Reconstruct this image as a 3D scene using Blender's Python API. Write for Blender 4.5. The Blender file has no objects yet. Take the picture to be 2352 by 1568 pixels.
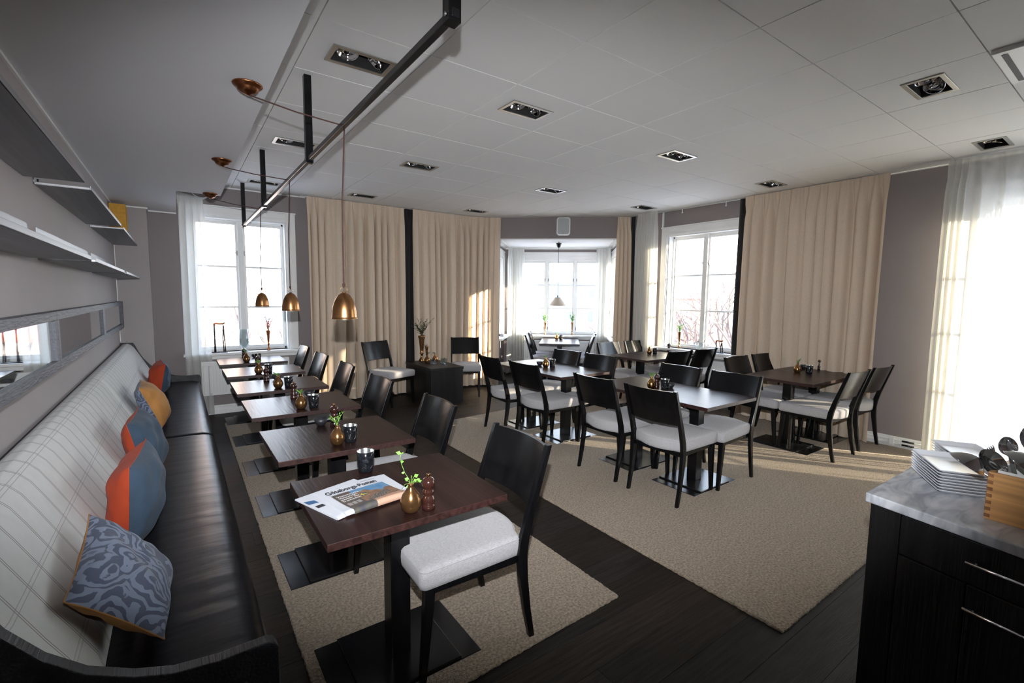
import bpy, math, random
from mathutils import Vector, Matrix, noise
R = math.radians
C = bpy.context.scene.collection
S = bpy.context.scene
random.seed(7)

# ------------------------------------------------------------------ camera
CAM = Vector((0.0, 0.0, 1.55))
def cam_axes(yaw, pitch, roll):
    cy, sy, cp, sp = math.cos(yaw), math.sin(yaw), math.cos(pitch), math.sin(pitch)
    f = Vector((sy*cp, cy*cp, sp)); r = Vector((cy, -sy, 0)); u = r.cross(f)
    cr, sr = math.cos(roll), math.sin(roll)
    return r*cr + u*sr, u*cr - r*sr, f
cr_, cu_, cf_ = cam_axes(0.6199, -0.0948, 0.0117)
cd = bpy.data.cameras.new('camera'); cam = bpy.data.objects.new('camera', cd); C.objects.link(cam)
cd.sensor_width = 36; cd.lens = 1076.8/2352*36; cd.clip_start = 0.02; cd.clip_end = 400
cam.matrix_world = Matrix(((cr_.x, cu_.x, -cf_.x, CAM.x), (cr_.y, cu_.y, -cf_.y, CAM.y), (cr_.z, cu_.z, -cf_.z, CAM.z), (0, 0, 0, 1)))
S.camera = cam
# ------------------------------------------------------------------ world, sun, flash, exposure
W = bpy.data.worlds.new('sky'); S.world = W; W.use_nodes = True
wn, wl = W.node_tree.nodes, W.node_tree.links
bg = wn['Background']
tc = wn.new('ShaderNodeTexCoord'); sx = wn.new('ShaderNodeSeparateXYZ'); rp = wn.new('ShaderNodeValToRGB')
wl.new(tc.outputs['Generated'], sx.inputs[0]); wl.new(sx.outputs['Z'], rp.inputs[0]); wl.new(rp.outputs[0], bg.inputs[0])
rp.color_ramp.elements[0].position = 0.0; rp.color_ramp.elements[0].color = (0.92, 0.95, 1.0, 1)
rp.color_ramp.elements[1].position = 0.8; rp.color_ramp.elements[1].color = (0.45, 0.63, 1.0, 1)
bg.inputs[1].default_value = 10.0
def light(name, kind, loc, direction, energy, color, **k):
    d = bpy.data.lights.new(name, kind); d.energy = energy; d.color = color
    for a, b in k.items(): setattr(d, a, b)
    o = bpy.data.objects.new(name, d); C.objects.link(o); o.location = loc
    o.rotation_euler = Vector(direction).to_track_quat('-Z', 'Y').to_euler(); return o
light('sun', 'SUN', (30, -40, 20), (-1, 1.45, -0.385), 42.0, (1.0, 0.84, 0.64), angle=R(0.6))
flash = light('camera_flash', 'SPOT', (0.0, 0.0, 1.73), (0.535, 0.83, -0.13), 690, (0.93, 0.95, 1.0), spot_size=R(76), spot_blend=1.0, shadow_soft_size=0.012)
flash.scale = (2.1, 1, 1)   # a flash tube throws a wide, low beam
S.view_settings.view_transform = 'Standard'; S.view_settings.look = 'None'; S.view_settings.gamma = 1
S.view_settings.use_curve_mapping = False; S.view_settings.exposure = 0.0
S.cycles.max_bounces = 10; S.cycles.transparent_max_bounces = 24; S.cycles.diffuse_bounces = 5
S.cycles.caustics_reflective = False; S.cycles.caustics_refractive = False
S.cycles.sample_clamp_indirect = 8

# ------------------------------------------------------------------ materials
def mat(name, col, rough=0.5, metal=0.0, spec=0.5, noise_s=0, noise_amt=0.0, bump=0.0, bump_s=0, stretch=(1, 1, 1), coat=0.0, sheen=0.0, detail=4, coords='Object'):
    m = bpy.data.materials.new(name); m.use_nodes = True
    n, l = m.node_tree.nodes, m.node_tree.links; p = n['Principled BSDF']
    p.inputs['Base Color'].default_value = (*col, 1); p.inputs['Roughness'].default_value = rough
    p.inputs['Metallic'].default_value = metal; p.inputs['Specular IOR Level'].default_value = spec
    p.inputs['Coat Weight'].default_value = coat; p.inputs['Sheen Weight'].default_value = sheen
    t = n.new('ShaderNodeTexCoord'); mp = n.new('ShaderNodeMapping'); mp.inputs['Scale'].default_value = stretch
    l.new(t.outputs[coords], mp.inputs[0])
    if noise_s:
        nz = n.new('ShaderNodeTexNoise'); nz.inputs['Scale'].default_value = noise_s; nz.inputs['Detail'].default_value = detail
        l.new(mp.outputs[0], nz.inputs['Vector'])
        mx = n.new('ShaderNodeMix'); mx.data_type = 'RGBA'
        mx.inputs['A'].default_value = (*[c*(1-noise_amt) for c in col], 1); mx.inputs['B'].default_value = (*[min(1, c*(1+noise_amt)) for c in col], 1)
        cr = n.new('ShaderNodeMapRange'); cr.inputs['From Min'].default_value = 0.3; cr.inputs['From Max'].default_value = 0.7
        l.new(nz.outputs['Fac'], cr.inputs[0]); l.new(cr.outputs[0], mx.inputs['Factor']); l.new(mx.outputs['Result'], p.inputs['Base Color'])
        m['mix'] = mx.name
    if bump:
        nb = n.new('ShaderNodeTexNoise'); nb.inputs['Scale'].default_value = bump_s; nb.inputs['Detail'].default_value = 3
        l.new(mp.outputs[0], nb.inputs['Vector'])
        b = n.new('ShaderNodeBump'); b.inputs['Strength'].default_value = bump; b.inputs['Distance'].default_value = 0.01
        l.new(nb.outputs['Fac'], b.inputs['Height']); l.new(b.outputs[0], p.inputs['Normal'])
    return m
M = {}
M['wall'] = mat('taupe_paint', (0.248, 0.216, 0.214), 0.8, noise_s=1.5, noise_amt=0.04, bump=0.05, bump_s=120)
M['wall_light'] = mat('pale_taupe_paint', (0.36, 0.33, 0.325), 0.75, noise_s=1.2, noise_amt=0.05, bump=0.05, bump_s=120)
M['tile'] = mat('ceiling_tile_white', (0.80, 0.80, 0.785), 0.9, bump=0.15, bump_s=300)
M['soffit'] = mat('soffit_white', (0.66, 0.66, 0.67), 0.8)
M['white'] = mat('white_paint', (0.80, 0.80, 0.78), 0.45, noise_s=4, noise_amt=0.03)
M['white_plastic'] = mat('white_plastic', (0.78, 0.79, 0.77), 0.4)
M['grey_mesh'] = mat('speaker_mesh_grey', (0.42, 0.45, 0.45), 0.7, bump=0.4, bump_s=900)
M['dark_gap'] = mat('dark_gap', (0.02, 0.02, 0.02), 0.9)
M['grid'] = mat('ceiling_grid_grey', (0.10, 0.095, 0.095), 0.7)
M['pot'] = mat('pot_grey', (0.3, 0.29, 0.28), 0.7)
M['floor'] = mat('smoked_oak', (0.034, 0.025, 0.019), 0.42, noise_s=9, noise_amt=0.45, bump=0.25, bump_s=40, stretch=(1, 12, 1), spec=0.4, coords='Object')
M['rug'] = mat('beige_pile', (0.335, 0.262, 0.180), 1.0, noise_s=85, noise_amt=0.5, bump=1.0, bump_s=170, spec=0.05, sheen=0.3)
M['black'] = mat('black_lacquer', (0.0045, 0.0045, 0.0050), 0.24, noise_s=30, noise_amt=0.3, bump=0.05, bump_s=60, stretch=(1, 1, .2), spec=0.32)
M['black_oak'] = mat('black_stained_oak', (0.0085, 0.0078, 0.0082), 0.45, noise_s=14, noise_amt=0.6, bump=0.35, bump_s=90, stretch=(1, 1, .06), spec=0.45)
M['black_oak_h'] = mat('black_stained_oak_rail', (0.022, 0.024, 0.028), 0.42, noise_s=14, noise_amt=0.5, bump=0.5, bump_s=120, stretch=(1, .06, 1), spec=0.5)
M['black_metal'] = mat('black_metal', (0.007, 0.007, 0.008), 0.25, spec=0.6)
M['wenge'] = mat('wenge_top', (0.022, 0.0098, 0.0080), 0.33, noise_s=22, noise_amt=0.45, bump=0.10, bump_s=70, stretch=(1, .05, 1), spec=0.2, detail=8)
M['wenge_edge'] = mat('wenge_edge', (0.030, 0.0125, 0.0105), 0.4, noise_s=60, noise_amt=0.5)
M['seat'] = mat('pale_grey_linen', (0.41, 0.40, 0.405), 0.95, noise_s=260, noise_amt=0.16, bump=0.35, bump_s=500, sheen=0.2, stretch=(1, .35, 1))
M['beige'] = mat('beige_curtain', (0.50, 0.43, 0.345), 0.95, noise_s=140, noise_amt=0.10, stretch=(1, 1, .25), bump=0.2, bump_s=400)
M['velvet'] = mat('black_velvet', (0.006, 0.005, 0.006), 0.9, sheen=0.25)
M['leather'] = mat('black_leather', (0.009, 0.0088, 0.0115), 0.34, noise_s=3, noise_amt=0.2, bump=0.22, bump_s=14, stretch=(.25, 1, 1), spec=0.12)
M['brass'] = mat('aged_brass', (0.42, 0.23, 0.085), 0.24, metal=1.0, noise_s=18, noise_amt=0.25)
M['bronze'] = mat('brown_bronze', (0.26, 0.135, 0.055), 0.22, metal=0.85, noise_s=14, noise_amt=0.35)
M['copper'] = mat('aged_copper', (0.50, 0.25, 0.105), 0.27, metal=1.0, noise_s=10, noise_amt=0.15)
M['copper_dark'] = mat('copper_rose', (0.34, 0.13, 0.055), 0.32, metal=1.0, noise_s=10, noise_amt=0.15)
M['cord'] = mat('brown_cord', (0.055, 0.022, 0.016), 0.8, bump=0.5, bump_s=300)
M['steel'] = mat('brushed_steel', (0.27, 0.27, 0.275), 0.48, metal=1.0, noise_s=25, noise_amt=0.2, stretch=(1, .03, 1))
M['steel_frame'] = mat('satin_nickel', (0.50, 0.49, 0.45), 0.35, metal=1.0)
M['chrome'] = mat('chrome', (0.75, 0.75, 0.76), 0.07, metal=1.0)
M['mirror'] = mat('mirror_glass', (0.86, 0.88, 0.88), 0.02, metal=1.0)
M['frame'] = mat('grey_fabric_frame', (0.125, 0.130, 0.150), 0.6, noise_s=60, noise_amt=0.15, bump=0.6, bump_s=90, stretch=(1, .15, 1))
M['smoke'] = mat('dark_smoked_glass', (0.012, 0.014, 0.017), 0.12, metal=0.3, noise_s=60, noise_amt=0.5, spec=0.8)
M['silver'] = mat('mercury_silver', (0.72, 0.74, 0.72), 0.25, metal=1.0, noise_s=90, noise_amt=0.3)
M['mill'] = mat('dark_walnut_gloss', (0.032, 0.011, 0.008), 0.16, spec=0.7, coat=0.5)
M['bowl'] = mat('charcoal_stoneware', (0.018, 0.018, 0.022), 0.45)
M['leaf'] = mat('fresh_green_leaf', (0.16, 0.33, 0.06), 0.5, noise_s=20, noise_amt=0.3)
M['leaf_dark'] = mat('dark_green_leaf', (0.028, 0.075, 0.028), 0.5, noise_s=20, noise_amt=0.3)
M['stem'] = mat('brown_stem', (0.09, 0.055, 0.03), 0.7)
M['bud'] = mat('dusky_red_bud', (0.16, 0.03, 0.035), 0.6)
M['earth'] = mat('red_earth', (0.15, 0.05, 0.02), 0.9)
M['yellow'] = mat('ochre_card', (0.58, 0.30, 0.03), 0.7, noise_s=30, noise_amt=0.15)
M['porcelain'] = mat('white_porcelain', (0.78, 0.80, 0.84), 0.18, spec=0.6)
M['bamboo'] = mat('bamboo', (0.60, 0.315, 0.115), 0.45, noise_s=16, noise_amt=0.3, stretch=(.1, .06, 4))
M['bamboo_dark'] = mat('bamboo_end_grain', (0.29, 0.12, 0.045), 0.5, noise_s=40, noise_amt=0.3)
M['paper'] = mat('newsprint', (0.56, 0.58, 0.62), 0.8, noise_s=6, noise_amt=0.03)
M['ink'] = mat('ink', (0.02, 0.02, 0.025), 0.8)
M['ink_white'] = mat('paper_white_print', (0.7, 0.7, 0.68), 0.8)
M['ink_blue'] = mat('blue_print', (0.03, 0.10, 0.22), 0.8)
M['shade_cream'] = mat('cream_lampshade', (0.66, 0.58, 0.47), 0.7)
M['bulb'] = mat('frosted_bulb', (0.85, 0.83, 0.80), 0.3)
M['grey_blue'] = None
M['navy'] = mat('slate_blue_velvet', (0.040, 0.066, 0.100), 0.85, noise_s=5, noise_amt=0.25, sheen=0.05, spec=.2, bump=0.1, bump_s=30)
M['rust'] = mat('rust_velvet', (0.40, 0.055, 0.020), 0.9, noise_s=5, noise_amt=0.2, sheen=0.03, spec=.2, bump=0.1, bump_s=30)
M['mustard'] = mat('mustard_velvet', (0.42, 0.20, 0.060), 0.9, noise_s=5, noise_amt=0.25, sheen=0.05, spec=.2, bump=0.2, bump_s=30)
M['brick'] = mat('far_brick', (0.74, 0.53, 0.42), 0.9, noise_s=1.5, noise_amt=0.2)
M['render'] = mat('far_render', (0.75, 0.72, 0.68), 0.9)
M['far_blue'] = mat('far_blue_cladding', (0.28, 0.40, 0.62), 0.7)
M['far_red'] = mat('far_red_cladding', (0.60, 0.18, 0.14), 0.8)
M['far_win'] = mat('far_window', (0.22, 0.28, 0.33), 0.2)
M['ground'] = mat('pale_asphalt', (0.42, 0.42, 0.43), 0.9, noise_s=0.3, noise_amt=0.1)
M['bark'] = mat('grey_bark', (0.20, 0.15, 0.125), 0.9)

def damask():
    m = bpy.data.materials.new('damask_velvet'); m.use_nodes = True
    n, l = m.node_tree.nodes, m.node_tree.links; p = n['Principled BSDF']; p.inputs['Roughness'].default_value = 0.8
    p.inputs['Sheen Weight'].default_value = 0.08
    t = n.new('ShaderNodeTexCoord')
    dn = n.new('ShaderNodeTexNoise'); dn.inputs['Scale'].default_value = 9; dn.inputs['Detail'].default_value = 2
    mp = n.new('ShaderNodeMix'); mp.data_type = 'RGBA'; mp.blend_type = 'ADD'; mp.inputs['Factor'].default_value = 0.13
    l.new(t.outputs['Object'], dn.inputs['Vector']); l.new(t.outputs['Object'], mp.inputs['A']); l.new(dn.outputs['Color'], mp.inputs['B'])
    vo = n.new('ShaderNodeTexVoronoi'); vo.inputs['Scale'].default_value = 7.5
    l.new(mp.outputs['Result'], vo.inputs['Vector'])
    sn = n.new('ShaderNodeMath'); sn.operation = 'MULTIPLY'; sn.inputs[1].default_value = 34
    si = n.new('ShaderNodeMath'); si.operation = 'SINE'
    l.new(vo.outputs['Distance'], sn.inputs[0]); l.new(sn.outputs[0], si.inputs[0])
    n2 = n.new('ShaderNodeTexNoise'); n2.inputs['Scale'].default_value = 26; n2.inputs['Detail'].default_value = 3; l.new(t.outputs['Object'], n2.inputs['Vector'])
    ad = n.new('ShaderNodeMath'); ad.operation = 'MULTIPLY_ADD'; ad.inputs[1].default_value = 5.0; ad.inputs[2].default_value = -2.4
    l.new(n2.outputs['Fac'], ad.inputs[0])
    sm = n.new('ShaderNodeMath'); sm.operation = 'ADD'; l.new(si.outputs[0], sm.inputs[0]); l.new(ad.outputs[0], sm.inputs[1])
    r = n.new('ShaderNodeMapRange'); r.inputs['From Min'].default_value = -0.12; r.inputs['From Max'].default_value = 0.12
    l.new(sm.outputs[0], r.inputs[0])
    mx = n.new('ShaderNodeMix'); mx.data_type = 'RGBA'; mx.inputs['A'].default_value = (0.075, 0.093, 0.142, 1); mx.inputs['B'].default_value = (0.195, 0.235, 0.32, 1)
    l.new(r.outputs[0], mx.inputs['Factor']); l.new(mx.outputs['Result'], p.inputs['Base Color'])
    b = n.new('ShaderNodeBump'); b.inputs['Strength'].default_value = 0.5; b.inputs['Distance'].default_value = 0.004
    l.new(r.outputs[0], b.inputs['Height']); l.new(b.outputs[0], p.inputs['Normal']); return m
M['damask'] = damask()

def plaid():
    m = bpy.data.materials.new('plaid_wool'); m.use_nodes = True
    n, l = m.node_tree.nodes, m.node_tree.links; p = n['Principled BSDF']; p.inputs['Roughness'].default_value = 0.95
    t = n.new('ShaderNodeTexCoord'); s = n.new('ShaderNodeSeparateXYZ'); l.new(t.outputs['UV'], s.inputs[0])
    def pair(out, period, off, half, gap):
        a = n.new('ShaderNodeMath'); a.operation = 'ADD'; a.inputs[1].default_value = off; l.new(out, a.inputs[0])
        w = n.new('ShaderNodeMath'); w.operation = 'PINGPONG'; w.inputs[1].default_value = period/2; l.new(a.outputs[0], w.inputs[0])
        d = n.new('ShaderNodeMath'); d.operation = 'SUBTRACT'; d.inputs[1].default_value = gap; l.new(w.outputs[0], d.inputs[0])
        ab = n.new('ShaderNodeMath'); ab.operation = 'ABSOLUTE'; l.new(d.outputs[0], ab.inputs[0])
        lt = n.new('ShaderNodeMapRange'); lt.inputs['From Min'].default_value = half*1.5; lt.inputs['From Max'].default_value = half*0.5; l.new(ab.outputs[0], lt.inputs[0])
        return lt.outputs[0]
    a = pair(s.outputs['X'], 0.118, 0, 0.0017, 0.0045); b = pair(s.outputs['Y'], 0.20, 0.05, 0.0013, 0.006)
    bb = n.new('ShaderNodeMath'); bb.operation = 'MULTIPLY'; bb.inputs[1].default_value = 0.45; l.new(b, bb.inputs[0])
    aa = n.new('ShaderNodeMath'); aa.operation = 'MULTIPLY'; aa.inputs[1].default_value = 0.8; l.new(a, aa.inputs[0])
    mxm = n.new('ShaderNodeMath'); mxm.operation = 'MAXIMUM'; l.new(aa.outputs[0], mxm.inputs[0]); l.new(bb.outputs[0], mxm.inputs[1])
    nz = n.new('ShaderNodeTexNoise'); nz.inputs['Scale'].default_value = 22; nz.inputs['Detail'].default_value = 6; l.new(t.outputs['Object'], nz.inputs['Vector'])
    base = n.new('ShaderNodeMix'); base.data_type = 'RGBA'; base.inputs['A'].default_value = (0.57, 0.58, 0.565, 1); base.inputs['B'].default_value = (0.69, 0.70, 0.68, 1)
    l.new(nz.outputs['Fac'], base.inputs['Factor'])
    mx = n.new('ShaderNodeMix'); mx.data_type = 'RGBA'; mx.inputs['B'].default_value = (0.20, 0.165, 0.17, 1)
    l.new(base.outputs['Result'], mx.inputs['A']); l.new(mxm.outputs[0], mx.inputs['Factor']); l.new(mx.outputs['Result'], p.inputs['Base Color']); return m
M['plaid'] = plaid()

def marble():
    m = bpy.data.materials.new('grey_marble'); m.use_nodes = True
    n, l = m.node_tree.nodes, m.node_tree.links; p = n['Principled BSDF']; p.inputs['Roughness'].default_value = 0.25
    t = n.new('ShaderNodeTexCoord'); nz = n.new('ShaderNodeTexNoise'); nz.inputs['Scale'].default_value = 5; nz.inputs['Detail'].default_value = 9; nz.inputs['Distortion'].default_value = 1.6
    mp = n.new('ShaderNodeMapping'); mp.inputs['Scale'].default_value = (1, 3, 1); mp.inputs['Rotation'].default_value = (0, 0, 0.6)
    l.new(t.outputs['Object'], mp.inputs[0]); l.new(mp.outputs[0], nz.inputs['Vector'])
    r = n.new('ShaderNodeValToRGB'); e = r.color_ramp.elements
    e[0].position = 0.33; e[0].color = (0.30, 0.32, 0.35, 1); e[1].position = 0.68; e[1].color = (0.66, 0.67, 0.70, 1)
    x = e.new(0.5); x.color = (0.50, 0.52, 0.55, 1)
    l.new(nz.outputs['Fac'], r.inputs[0]); l.new(r.outputs[0], p.inputs['Base Color']); return m
M['marble'] = marble()

def glassy(name, tint=(1, 1, 1), gloss=1.0):
    m = bpy.data.materials.new(name); m.use_nodes = True
    n, l = m.node_tree.nodes, m.node_tree.links; n.remove(n['Principled BSDF'])
    o = n['Material Output']; t = n.new('ShaderNodeBsdfTransparent'); t.inputs[0].default_value = (*tint, 1)
    g = n.new('ShaderNodeBsdfGlossy'); g.inputs['Roughness'].default_value = 0.02
    f = n.new('ShaderNodeLayerWeight'); f.inputs[0].default_value = 0.5
    pw_ = n.new('ShaderNodeMath'); pw_.operation = 'POWER'; pw_.inputs[1].default_value = 5; l.new(f.outputs['Facing'], pw_.inputs[0])
    mu = n.new('ShaderNodeMath'); mu.operation = 'MULTIPLY_ADD'; mu.inputs[1].default_value = 0.9; mu.inputs[2].default_value = 0.04*gloss; l.new(pw_.outputs[0], mu.inputs[0])
    mx = n.new('ShaderNodeMixShader'); l.new(mu.outputs[0], mx.inputs[0]); l.new(t.outputs[0], mx.inputs[1]); l.new(g.outputs[0], mx.inputs[2])
    l.new(mx.outputs[0], o.inputs[0]); return m
M['glass'] = glassy('window_glass', (0.97, 0.985, 0.98)); M['clear'] = glassy('clear_glass', (0.90, 0.93, 0.93), 1.6)

def cloth(name, col, tp, tr):
    m = bpy.data.materials.new(name); m.use_nodes = True
    n, l = m.node_tree.nodes, m.node_tree.links; n.remove(n['Principled BSDF']); o = n['Material Output']
    d = n.new('ShaderNodeBsdfDiffuse'); d.inputs[0].default_value = (*col, 1)
    tl = n.new('ShaderNodeBsdfTranslucent'); tl.inputs[0].default_value = (*col, 1)
    t = n.new('ShaderNodeBsdfTransparent')
    co = n.new('ShaderNodeTexCoord'); mp = n.new('ShaderNodeMapping'); mp.inputs['Scale'].default_value = (1, 1, .3); l.new(co.outputs['Object'], mp.inputs[0])
    nz = n.new('ShaderNodeTexNoise'); nz.inputs['Scale'].default_value = 160; l.new(mp.outputs[0], nz.inputs['Vector'])
    mr = n.new('ShaderNodeMapRange'); mr.inputs['To Min'].default_value = 0.85; mr.inputs['To Max'].default_value = 1.1; l.new(nz.outputs['Fac'], mr.inputs[0])
    mc = n.new('ShaderNodeMix'); mc.data_type = 'RGBA'; mc.blend_type = 'MULTIPLY'; mc.inputs['Factor'].default_value = 1
    mc.inputs['A'].default_value = (*col, 1); l.new(mr.outputs[0], mc.inputs['B']); l.new(mc.outputs['Result'], d.inputs[0])
    a = n.new('ShaderNodeMixShader'); a.inputs[0].default_value = tr; l.new(d.outputs[0], a.inputs[1]); l.new(tl.outputs[0], a.inputs[2])
    b = n.new('ShaderNodeMixShader'); b.inputs[0].default_value = tp; l.new(a.outputs[0], b.inputs[1]); l.new(t.outputs[0], b.inputs[2])
    l.new(b.outputs[0], o.inputs[0]); return m
M['sheer'] = cloth('white_sheer', (0.86, 0.86, 0.82), 0.22, 0.45)
M['beige'] = cloth('beige_curtain_cloth', (0.68, 0.560, 0.435), 0.0, 0.10)

# ------------------------------------------------------------------ mesh helpers
class B:
    def __init__(s): s.v = []; s.f = []; s.m = []; s.uv = None; s.mi = 0
    def add(s, vs, fs):
        o = len(s.v); s.v += [tuple(v) for v in vs]; s.f += [tuple(i+o for i in f) for f in fs]; s.m += [s.mi]*len(fs); return s
    def box(s, x0, x1, y0, y1, z0, z1):
        return s.add([(x0,y0,z0),(x1,y0,z0),(x1,y1,z0),(x0,y1,z0),(x0,y0,z1),(x1,y0,z1),(x1,y1,z1),(x0,y1,z1)],
                     [(3,2,1,0),(4,5,6,7),(0,1,5,4),(1,2,6,5),(2,3,7,6),(3,0,4,7)])
    def fbox(s, fr, u0, u1, v0, v1, z0, z1):   # box in a plan frame fr = (origin, u, v)
        o, u, v = fr; p = lambda a, b, z: (o[0]+u[0]*a+v[0]*b, o[1]+u[1]*a+v[1]*b, z)
        return s.add([p(u0,v0,z0),p(u1,v0,z0),p(u1,v1,z0),p(u0,v1,z0),p(u0,v0,z1),p(u1,v0,z1),p(u1,v1,z1),p(u0,v1,z1)],
                     [(3,2,1,0),(4,5,6,7),(0,1,5,4),(1,2,6,5),(2,3,7,6),(3,0,4,7)])
    def prism(s, poly, z0, z1):
        n = len(poly); vs = [(x,y,z0) for x,y in poly]+[(x,y,z1) for x,y in poly]
        return s.add(vs, [tuple(range(n-1,-1,-1)), tuple(range(n,2*n))]+[(i,(i+1)%n,n+(i+1)%n,n+i) for i in range(n)])
    def rings(s, rs, caps=True, closed=False):
        n = len(rs[0]); vs = [p for r in rs for p in r]; fs = []
        k = len(rs)
        for j in range(k if closed else k-1):
            for i in range(n): fs.append((j*n+i, j*n+(i+1)%n, ((j+1)%k)*n+(i+1)%n, ((j+1)%k)*n+i))
        if caps and not closed: fs += [tuple(range(n-1,-1,-1)), tuple((k-1)*n+i for i in range(n))]
        return s.add(vs, fs)
    def tube(s, pts, r, seg=8, caps=True, closed=False):
        pts = [Vector(p) for p in pts]; rs = []; n = len(pts)
        rr = r if isinstance(r, (list, tuple)) else [r]*n
        up = None
        for i, p in enumerate(pts):
            if closed: d = pts[(i+1)%n]-pts[i-1]
            else: d = pts[min(i+1,n-1)]-pts[max(i-1,0)]
            d.normalize()
            if up is None: up = Vector((0,0,1)) if abs(d.z) < .9 else Vector((1,0,0))
            a = (up - d*up.dot(d)).normalized(); b = d.cross(a); up = a
            rs.append([p+a*math.cos(t)*rr[i]+b*math.sin(t)*rr[i] for t in [2*math.pi*k/seg for k in range(seg)]])
        return s.rings(rs, caps, closed)
    def lathe(s, prof, c=(0,0,0), seg=24, caps=True, rot=None):
        rs = []
        for r, z in prof:
            ring = [Vector((r*math.cos(2*math.pi*k/seg), r*math.sin(2*math.pi*k/seg), z)) for k in range(seg)]
            if rot: ring = [rot @ q for q in ring]
            rs.append([q+Vector(c) for q in ring])
        return s.rings(rs, caps)
    def grid(s, fn, nu, nv, flip=False):
        vs = [fn(i/nu, j/nv) for j in range(nv+1) for i in range(nu+1)]
        fs = []
        for j in range(nv):
            for i in range(nu):
                a = j*(nu+1)+i; q = (a, a+1, a+nu+2, a+nu+1); fs.append(q[::-1] if flip else q)
        return s.add(vs, fs)

used = set()
def obj(name, b, m, parent=None, smooth=False, bevel=0.0, seg=2, autos=False, loc=None):
    me = bpy.data.meshes.new(name); me.from_pydata(b.v, [], b.f)
    ms = m if isinstance(m, (list, tuple)) else [m]
    for x in ms: me.materials.append(x)
    if len(ms) > 1:
        for p, k in zip(me.polygons, b.m): p.material_index = k
    if smooth:
        for p in me.polygons: p.use_smooth = True
    if autos:
        for p in me.polygons: p.use_smooth = True
        me.set_sharp_from_angle(angle=R(40))
    me.update()
    o = bpy.data.objects.new(name, me); C.objects.link(o)
    if parent: o.parent = parent
    if loc: o.location = loc
    if bevel:
        w = o.modifiers.new('bevel', 'BEVEL'); w.width = bevel; w.segments = seg; w.limit_method = 'ANGLE'; w.angle_limit = R(35)
    return o
def thing(name, label, cat, loc=(0,0,0), rz=0, group=None):
    o = bpy.data.objects.new(name, None); C.objects.link(o); o.location = loc; o.rotation_euler = (0,0,rz)
    o['label'] = label; o['category'] = cat; o.empty_display_size = 0.1
    if group: o['group'] = group
    return o
def tag(o, label, cat, group=None):
    o['label'] = label; o['category'] = cat
    if group: o['group'] = group
    return o
def struct(name, b, m, parent=None, **k):
    o = obj(name, b, m, parent, **k)
    if not parent: o['kind'] = 'structure'
    return o
def sempty(name, loc=(0,0,0)):
    o = bpy.data.objects.new(name, None); C.objects.link(o); o.location = loc; o['kind'] = 'structure'; return o
def copy_tree(src, loc, rz, label=None, group=None):
    r = src.copy(); C.objects.link(r); r.location = loc; r.rotation_euler = (0,0,rz)
    if label: r['label'] = label
    if group: r['group'] = group
    for ch in list(src.children):
        c = ch.copy(); C.objects.link(c); c.parent = r
        for g in ch.children:
            d = g.copy(); C.objects.link(d); d.parent = c
    return r

# ------------------------------------------------------------------ plan of the room
H = 2.883; HS = 2.51; XR = 6.2; XL = -0.54; YF = 7.05; YB = -2.4; XS = 0.40; YN = 5.56; XN = 0.04
A0 = (4.51, 6.755); UL = math.hypot(.744, .668); U = (.744/UL, -.668/UL); V = (-U[1], U[0])
BAY = (A0, U, V)
def bp(u, v): return (A0[0]+U[0]*u+V[0]*v, A0[1]+U[1]*u+V[1]*v)
BU0, BU1, BV, BH = -0.08, 2.06, 1.47, 2.53

def wall(name, fr, length, thick, z0, z1, holes, m, parent=None):
    us = sorted({0, length, *[h[0] for h in holes], *[h[1] for h in holes]}); zs = sorted({z0, z1, *[h[2] for h in holes], *[h[3] for h in holes]})
    b = B()
    for i in range(len(us)-1):
        for j in range(len(zs)-1):
            cu, cz = (us[i]+us[i+1])/2, (zs[j]+zs[j+1])/2
            if any(h[0] < cu < h[1] and h[2] < cz < h[3] for h in holes): continue
            b.fbox(fr, us[i], us[i+1], 0, thick, zs[j], zs[j+1])
    return struct(name, b, m, parent)
ZT = 3.1
wall('wall_front', ((XL, YF), (1, 0), (0, 1)), 4.18-XL, .32, 0, ZT, [(.18-XL, 1.245-XL, .80, 2.51)], M['wall'])
wall('wall_right', ((XR, 5.24), (0, -1), (1, 0)), 5.24-YB, .19, 0, ZT, [(5.24-4.575, 5.24-3.415, .80, 2.51), (5.24-1.055, 5.24+1.0, .03, 2.51)], M['wall'])
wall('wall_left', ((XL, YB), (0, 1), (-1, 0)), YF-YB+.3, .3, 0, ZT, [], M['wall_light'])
wall('wall_back', ((XL-.3, YB), (1, 0), (0, -1)), XR-XL+.6, .3, 0, ZT, [], M['wall'])
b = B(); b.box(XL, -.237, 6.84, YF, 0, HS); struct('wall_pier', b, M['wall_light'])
# bay walls
hu0 = -.444; hu1 = 2.271
wall('wall_bay_header', (bp(hu0, 0), U, V), hu1-hu0, .10, 0, ZT, [(BU0-hu0, BU1-hu0, 0, BH)], M['wall'])
wall('wall_bay_back', (bp(BU0-.25, BV), U, V), BU1-BU0+.5, .25, 0, BH+.2, [(.22-BU0+.25, 1.88-BU0+.25, .80, 2.31)], M['wall'])
wall('wall_bay_left', (bp(BU0, .10), V, (-U[0], -U[1])), BV-.10, .22, 0, BH+.2, [(.25, 1.15, .80, 2.31)], M['wall'])
wall('wall_bay_right', (bp(BU1, .10), V, U), BV-.10, .22, 0, BH+.2, [(.25, 1.15, .80, 2.31)], M['wall'])
b = B(); b.fbox(BAY, BU0, BU1, .10, BV, BH, BH+.15); struct('ceiling_bay', b, M['tile'])
b = B(); b.fbox(BAY, BU0-.2, BU1+.2, .10, BV+.2, BH+.15, ZT+.1); struct('wall_bay_top', b, M['wall'])

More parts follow.
